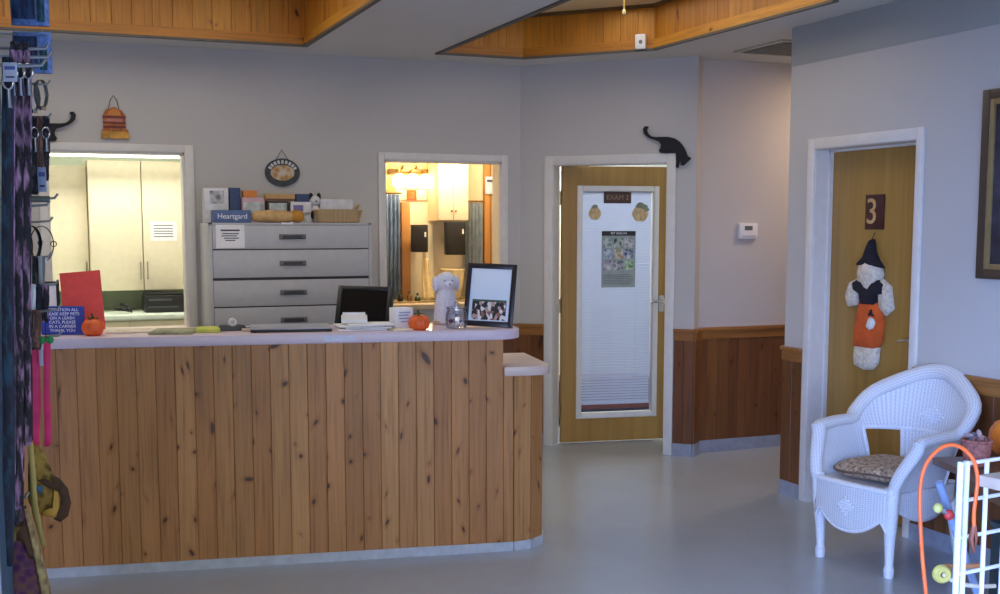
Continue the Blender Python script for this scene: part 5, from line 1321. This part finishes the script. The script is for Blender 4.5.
puff('tan_border', [(24, 506), (29, 508), (40, 545), (50, 585), (58, 640), (48, 640), (40, 590), (32, 550)], .055, spotted('tan_border_cloth', (96, 76, 50), (150, 126, 84), (190, 170, 120), 40), -.004)
puff('olive_border', [(6, 514), (12, 524), (22, 520), (26, 530), (14, 540), (6, 534)], .055, yel, -.004)
puff('dark_trim', [(12, 524), (24, 516), (30, 530), (36, 556), (30, 556), (24, 538), (14, 534)], .058, brn, -.006)
puff('white_collar', [(6, 500), (12, 496), (17, 508), (12, 516), (6, 518)], .055, M['paper'], -.004)
hook(YF1, py(YF1, 10, 500).z, .05)
YF1 = YF1s
# ------------------------------------------------------------------ light
w = bpy.data.worlds.new('world'); S.world = w; w.use_nodes = True
wt_ = w.node_tree; bg = wt_.nodes['Background']
# cloudy bright sky, clearer and bluer towards the left-hand side of the building
tc_ = wt_.nodes.new('ShaderNodeTexCoord'); sx_ = wt_.nodes.new('ShaderNodeSeparateXYZ'); wt_.links.new(tc_.outputs['Generated'], sx_.inputs[0])
rm_ = wt_.nodes.new('ShaderNodeMapRange'); wt_.links.new(sx_.outputs['X'], rm_.inputs[0])
for i_, v_ in ((1, -.25), (2, -.75), (3, 0.0), (4, 1.0)): rm_.inputs[i_].default_value = v_
mx_ = wt_.nodes.new('ShaderNodeMix'); mx_.data_type = 'RGBA'; wt_.links.new(rm_.outputs[0], mx_.inputs[0])
mx_.inputs[6].default_value = (4.4, 4.5, 4.2, 1); mx_.inputs[7].default_value = (13.0, 20.0, 42.5, 1)
wt_.links.new(mx_.outputs[2], bg.inputs[0]); bg.inputs[1].default_value = 1.0
def area(name, loc, rot, sx, sy, energy, rgb, portal=False):
    l = bpy.data.lights.new(name, 'AREA'); l.shape = 'RECTANGLE'; l.size = sx; l.size_y = sy; l.energy = energy; l.color = rgb
    l.cycles.is_portal = portal
    o = bpy.data.objects.new(name, l); COL.objects.link(o); o.location = loc; o.rotation_euler = rot; return o
def point(name, loc, energy, rgb, r=.06):
    l = bpy.data.lights.new(name, 'POINT'); l.energy = energy; l.color = rgb; l.shadow_soft_size = r
    o = bpy.data.objects.new(name, l); COL.objects.link(o); o.location = loc; return o
area('daylight_portal_a', (-.95, YF-.2, 1.4), (PI/2, 0, 0), 2.5, 2.3, 1, (1, 1, 1), True)
area('daylight_portal_b', (.95, YF-.2, 1.25), (PI/2, 0, 0), 1.0, 2.5, 1, (1, 1, 1), True)
area('daylight_portal_c', (2.8, YF-.2, 1.4), (PI/2, 0, 0), 2.4, 2.3, 1, (1, 1, 1), True)
area('daylight_portal_d', (XL-.2, .3, 1.45), (PI/2, 0, -PI/2), 2.8, 2.3, 1, (1, 1, 1), True)
area('lab_fluorescent', (.6, 8.7, 2.70), (0, 0, 0), 1.6, .5, 42, (1.0, .97, .86))
point('wash_room_lamp', (3.25, 9.0, 2.3), 44, (1.0, .82, .56), .12)
area('exam_room_fluorescent', (4.6, 8.9, 2.70), (0, 0, 0), 1.2, .6, 70, (.88, .95, 1.0))
area('hall_downlight', (5.5, 6.4, 2.70), (0, 0, 0), .35, .35, 15, (1.0, .72, .54))
area('left_well_fill', (.1, 6.0, 3.08), (0, 0, 0), 2.6, 2.2, 27, (1.0, .93, .80))  # warm fill added under the well cover for counter and back wall
area('right_well_fill', (3.2, 5.8, 2.99), (0, 0, 0), 1.0, 2.2, 12, (1.0, .93, .80))  # weaker added fill in the other well, no fixture modelled
vs = S.view_settings
S.display_settings.display_device = 'sRGB'; vs.view_transform = 'Standard'; vs.look = 'None'; vs.exposure = 0.0; vs.gamma = 1.0; vs.use_curve_mapping = False
S.cycles.use_denoising = True
S.cycles.max_bounces = 10; S.cycles.diffuse_bounces = 6; S.cycles.glossy_bounces = 4; S.cycles.transparent_max_bounces = 12
S.cycles.sample_clamp_indirect = 6.0; S.cycles.caustics_reflective = False; S.cycles.caustics_refractive = False
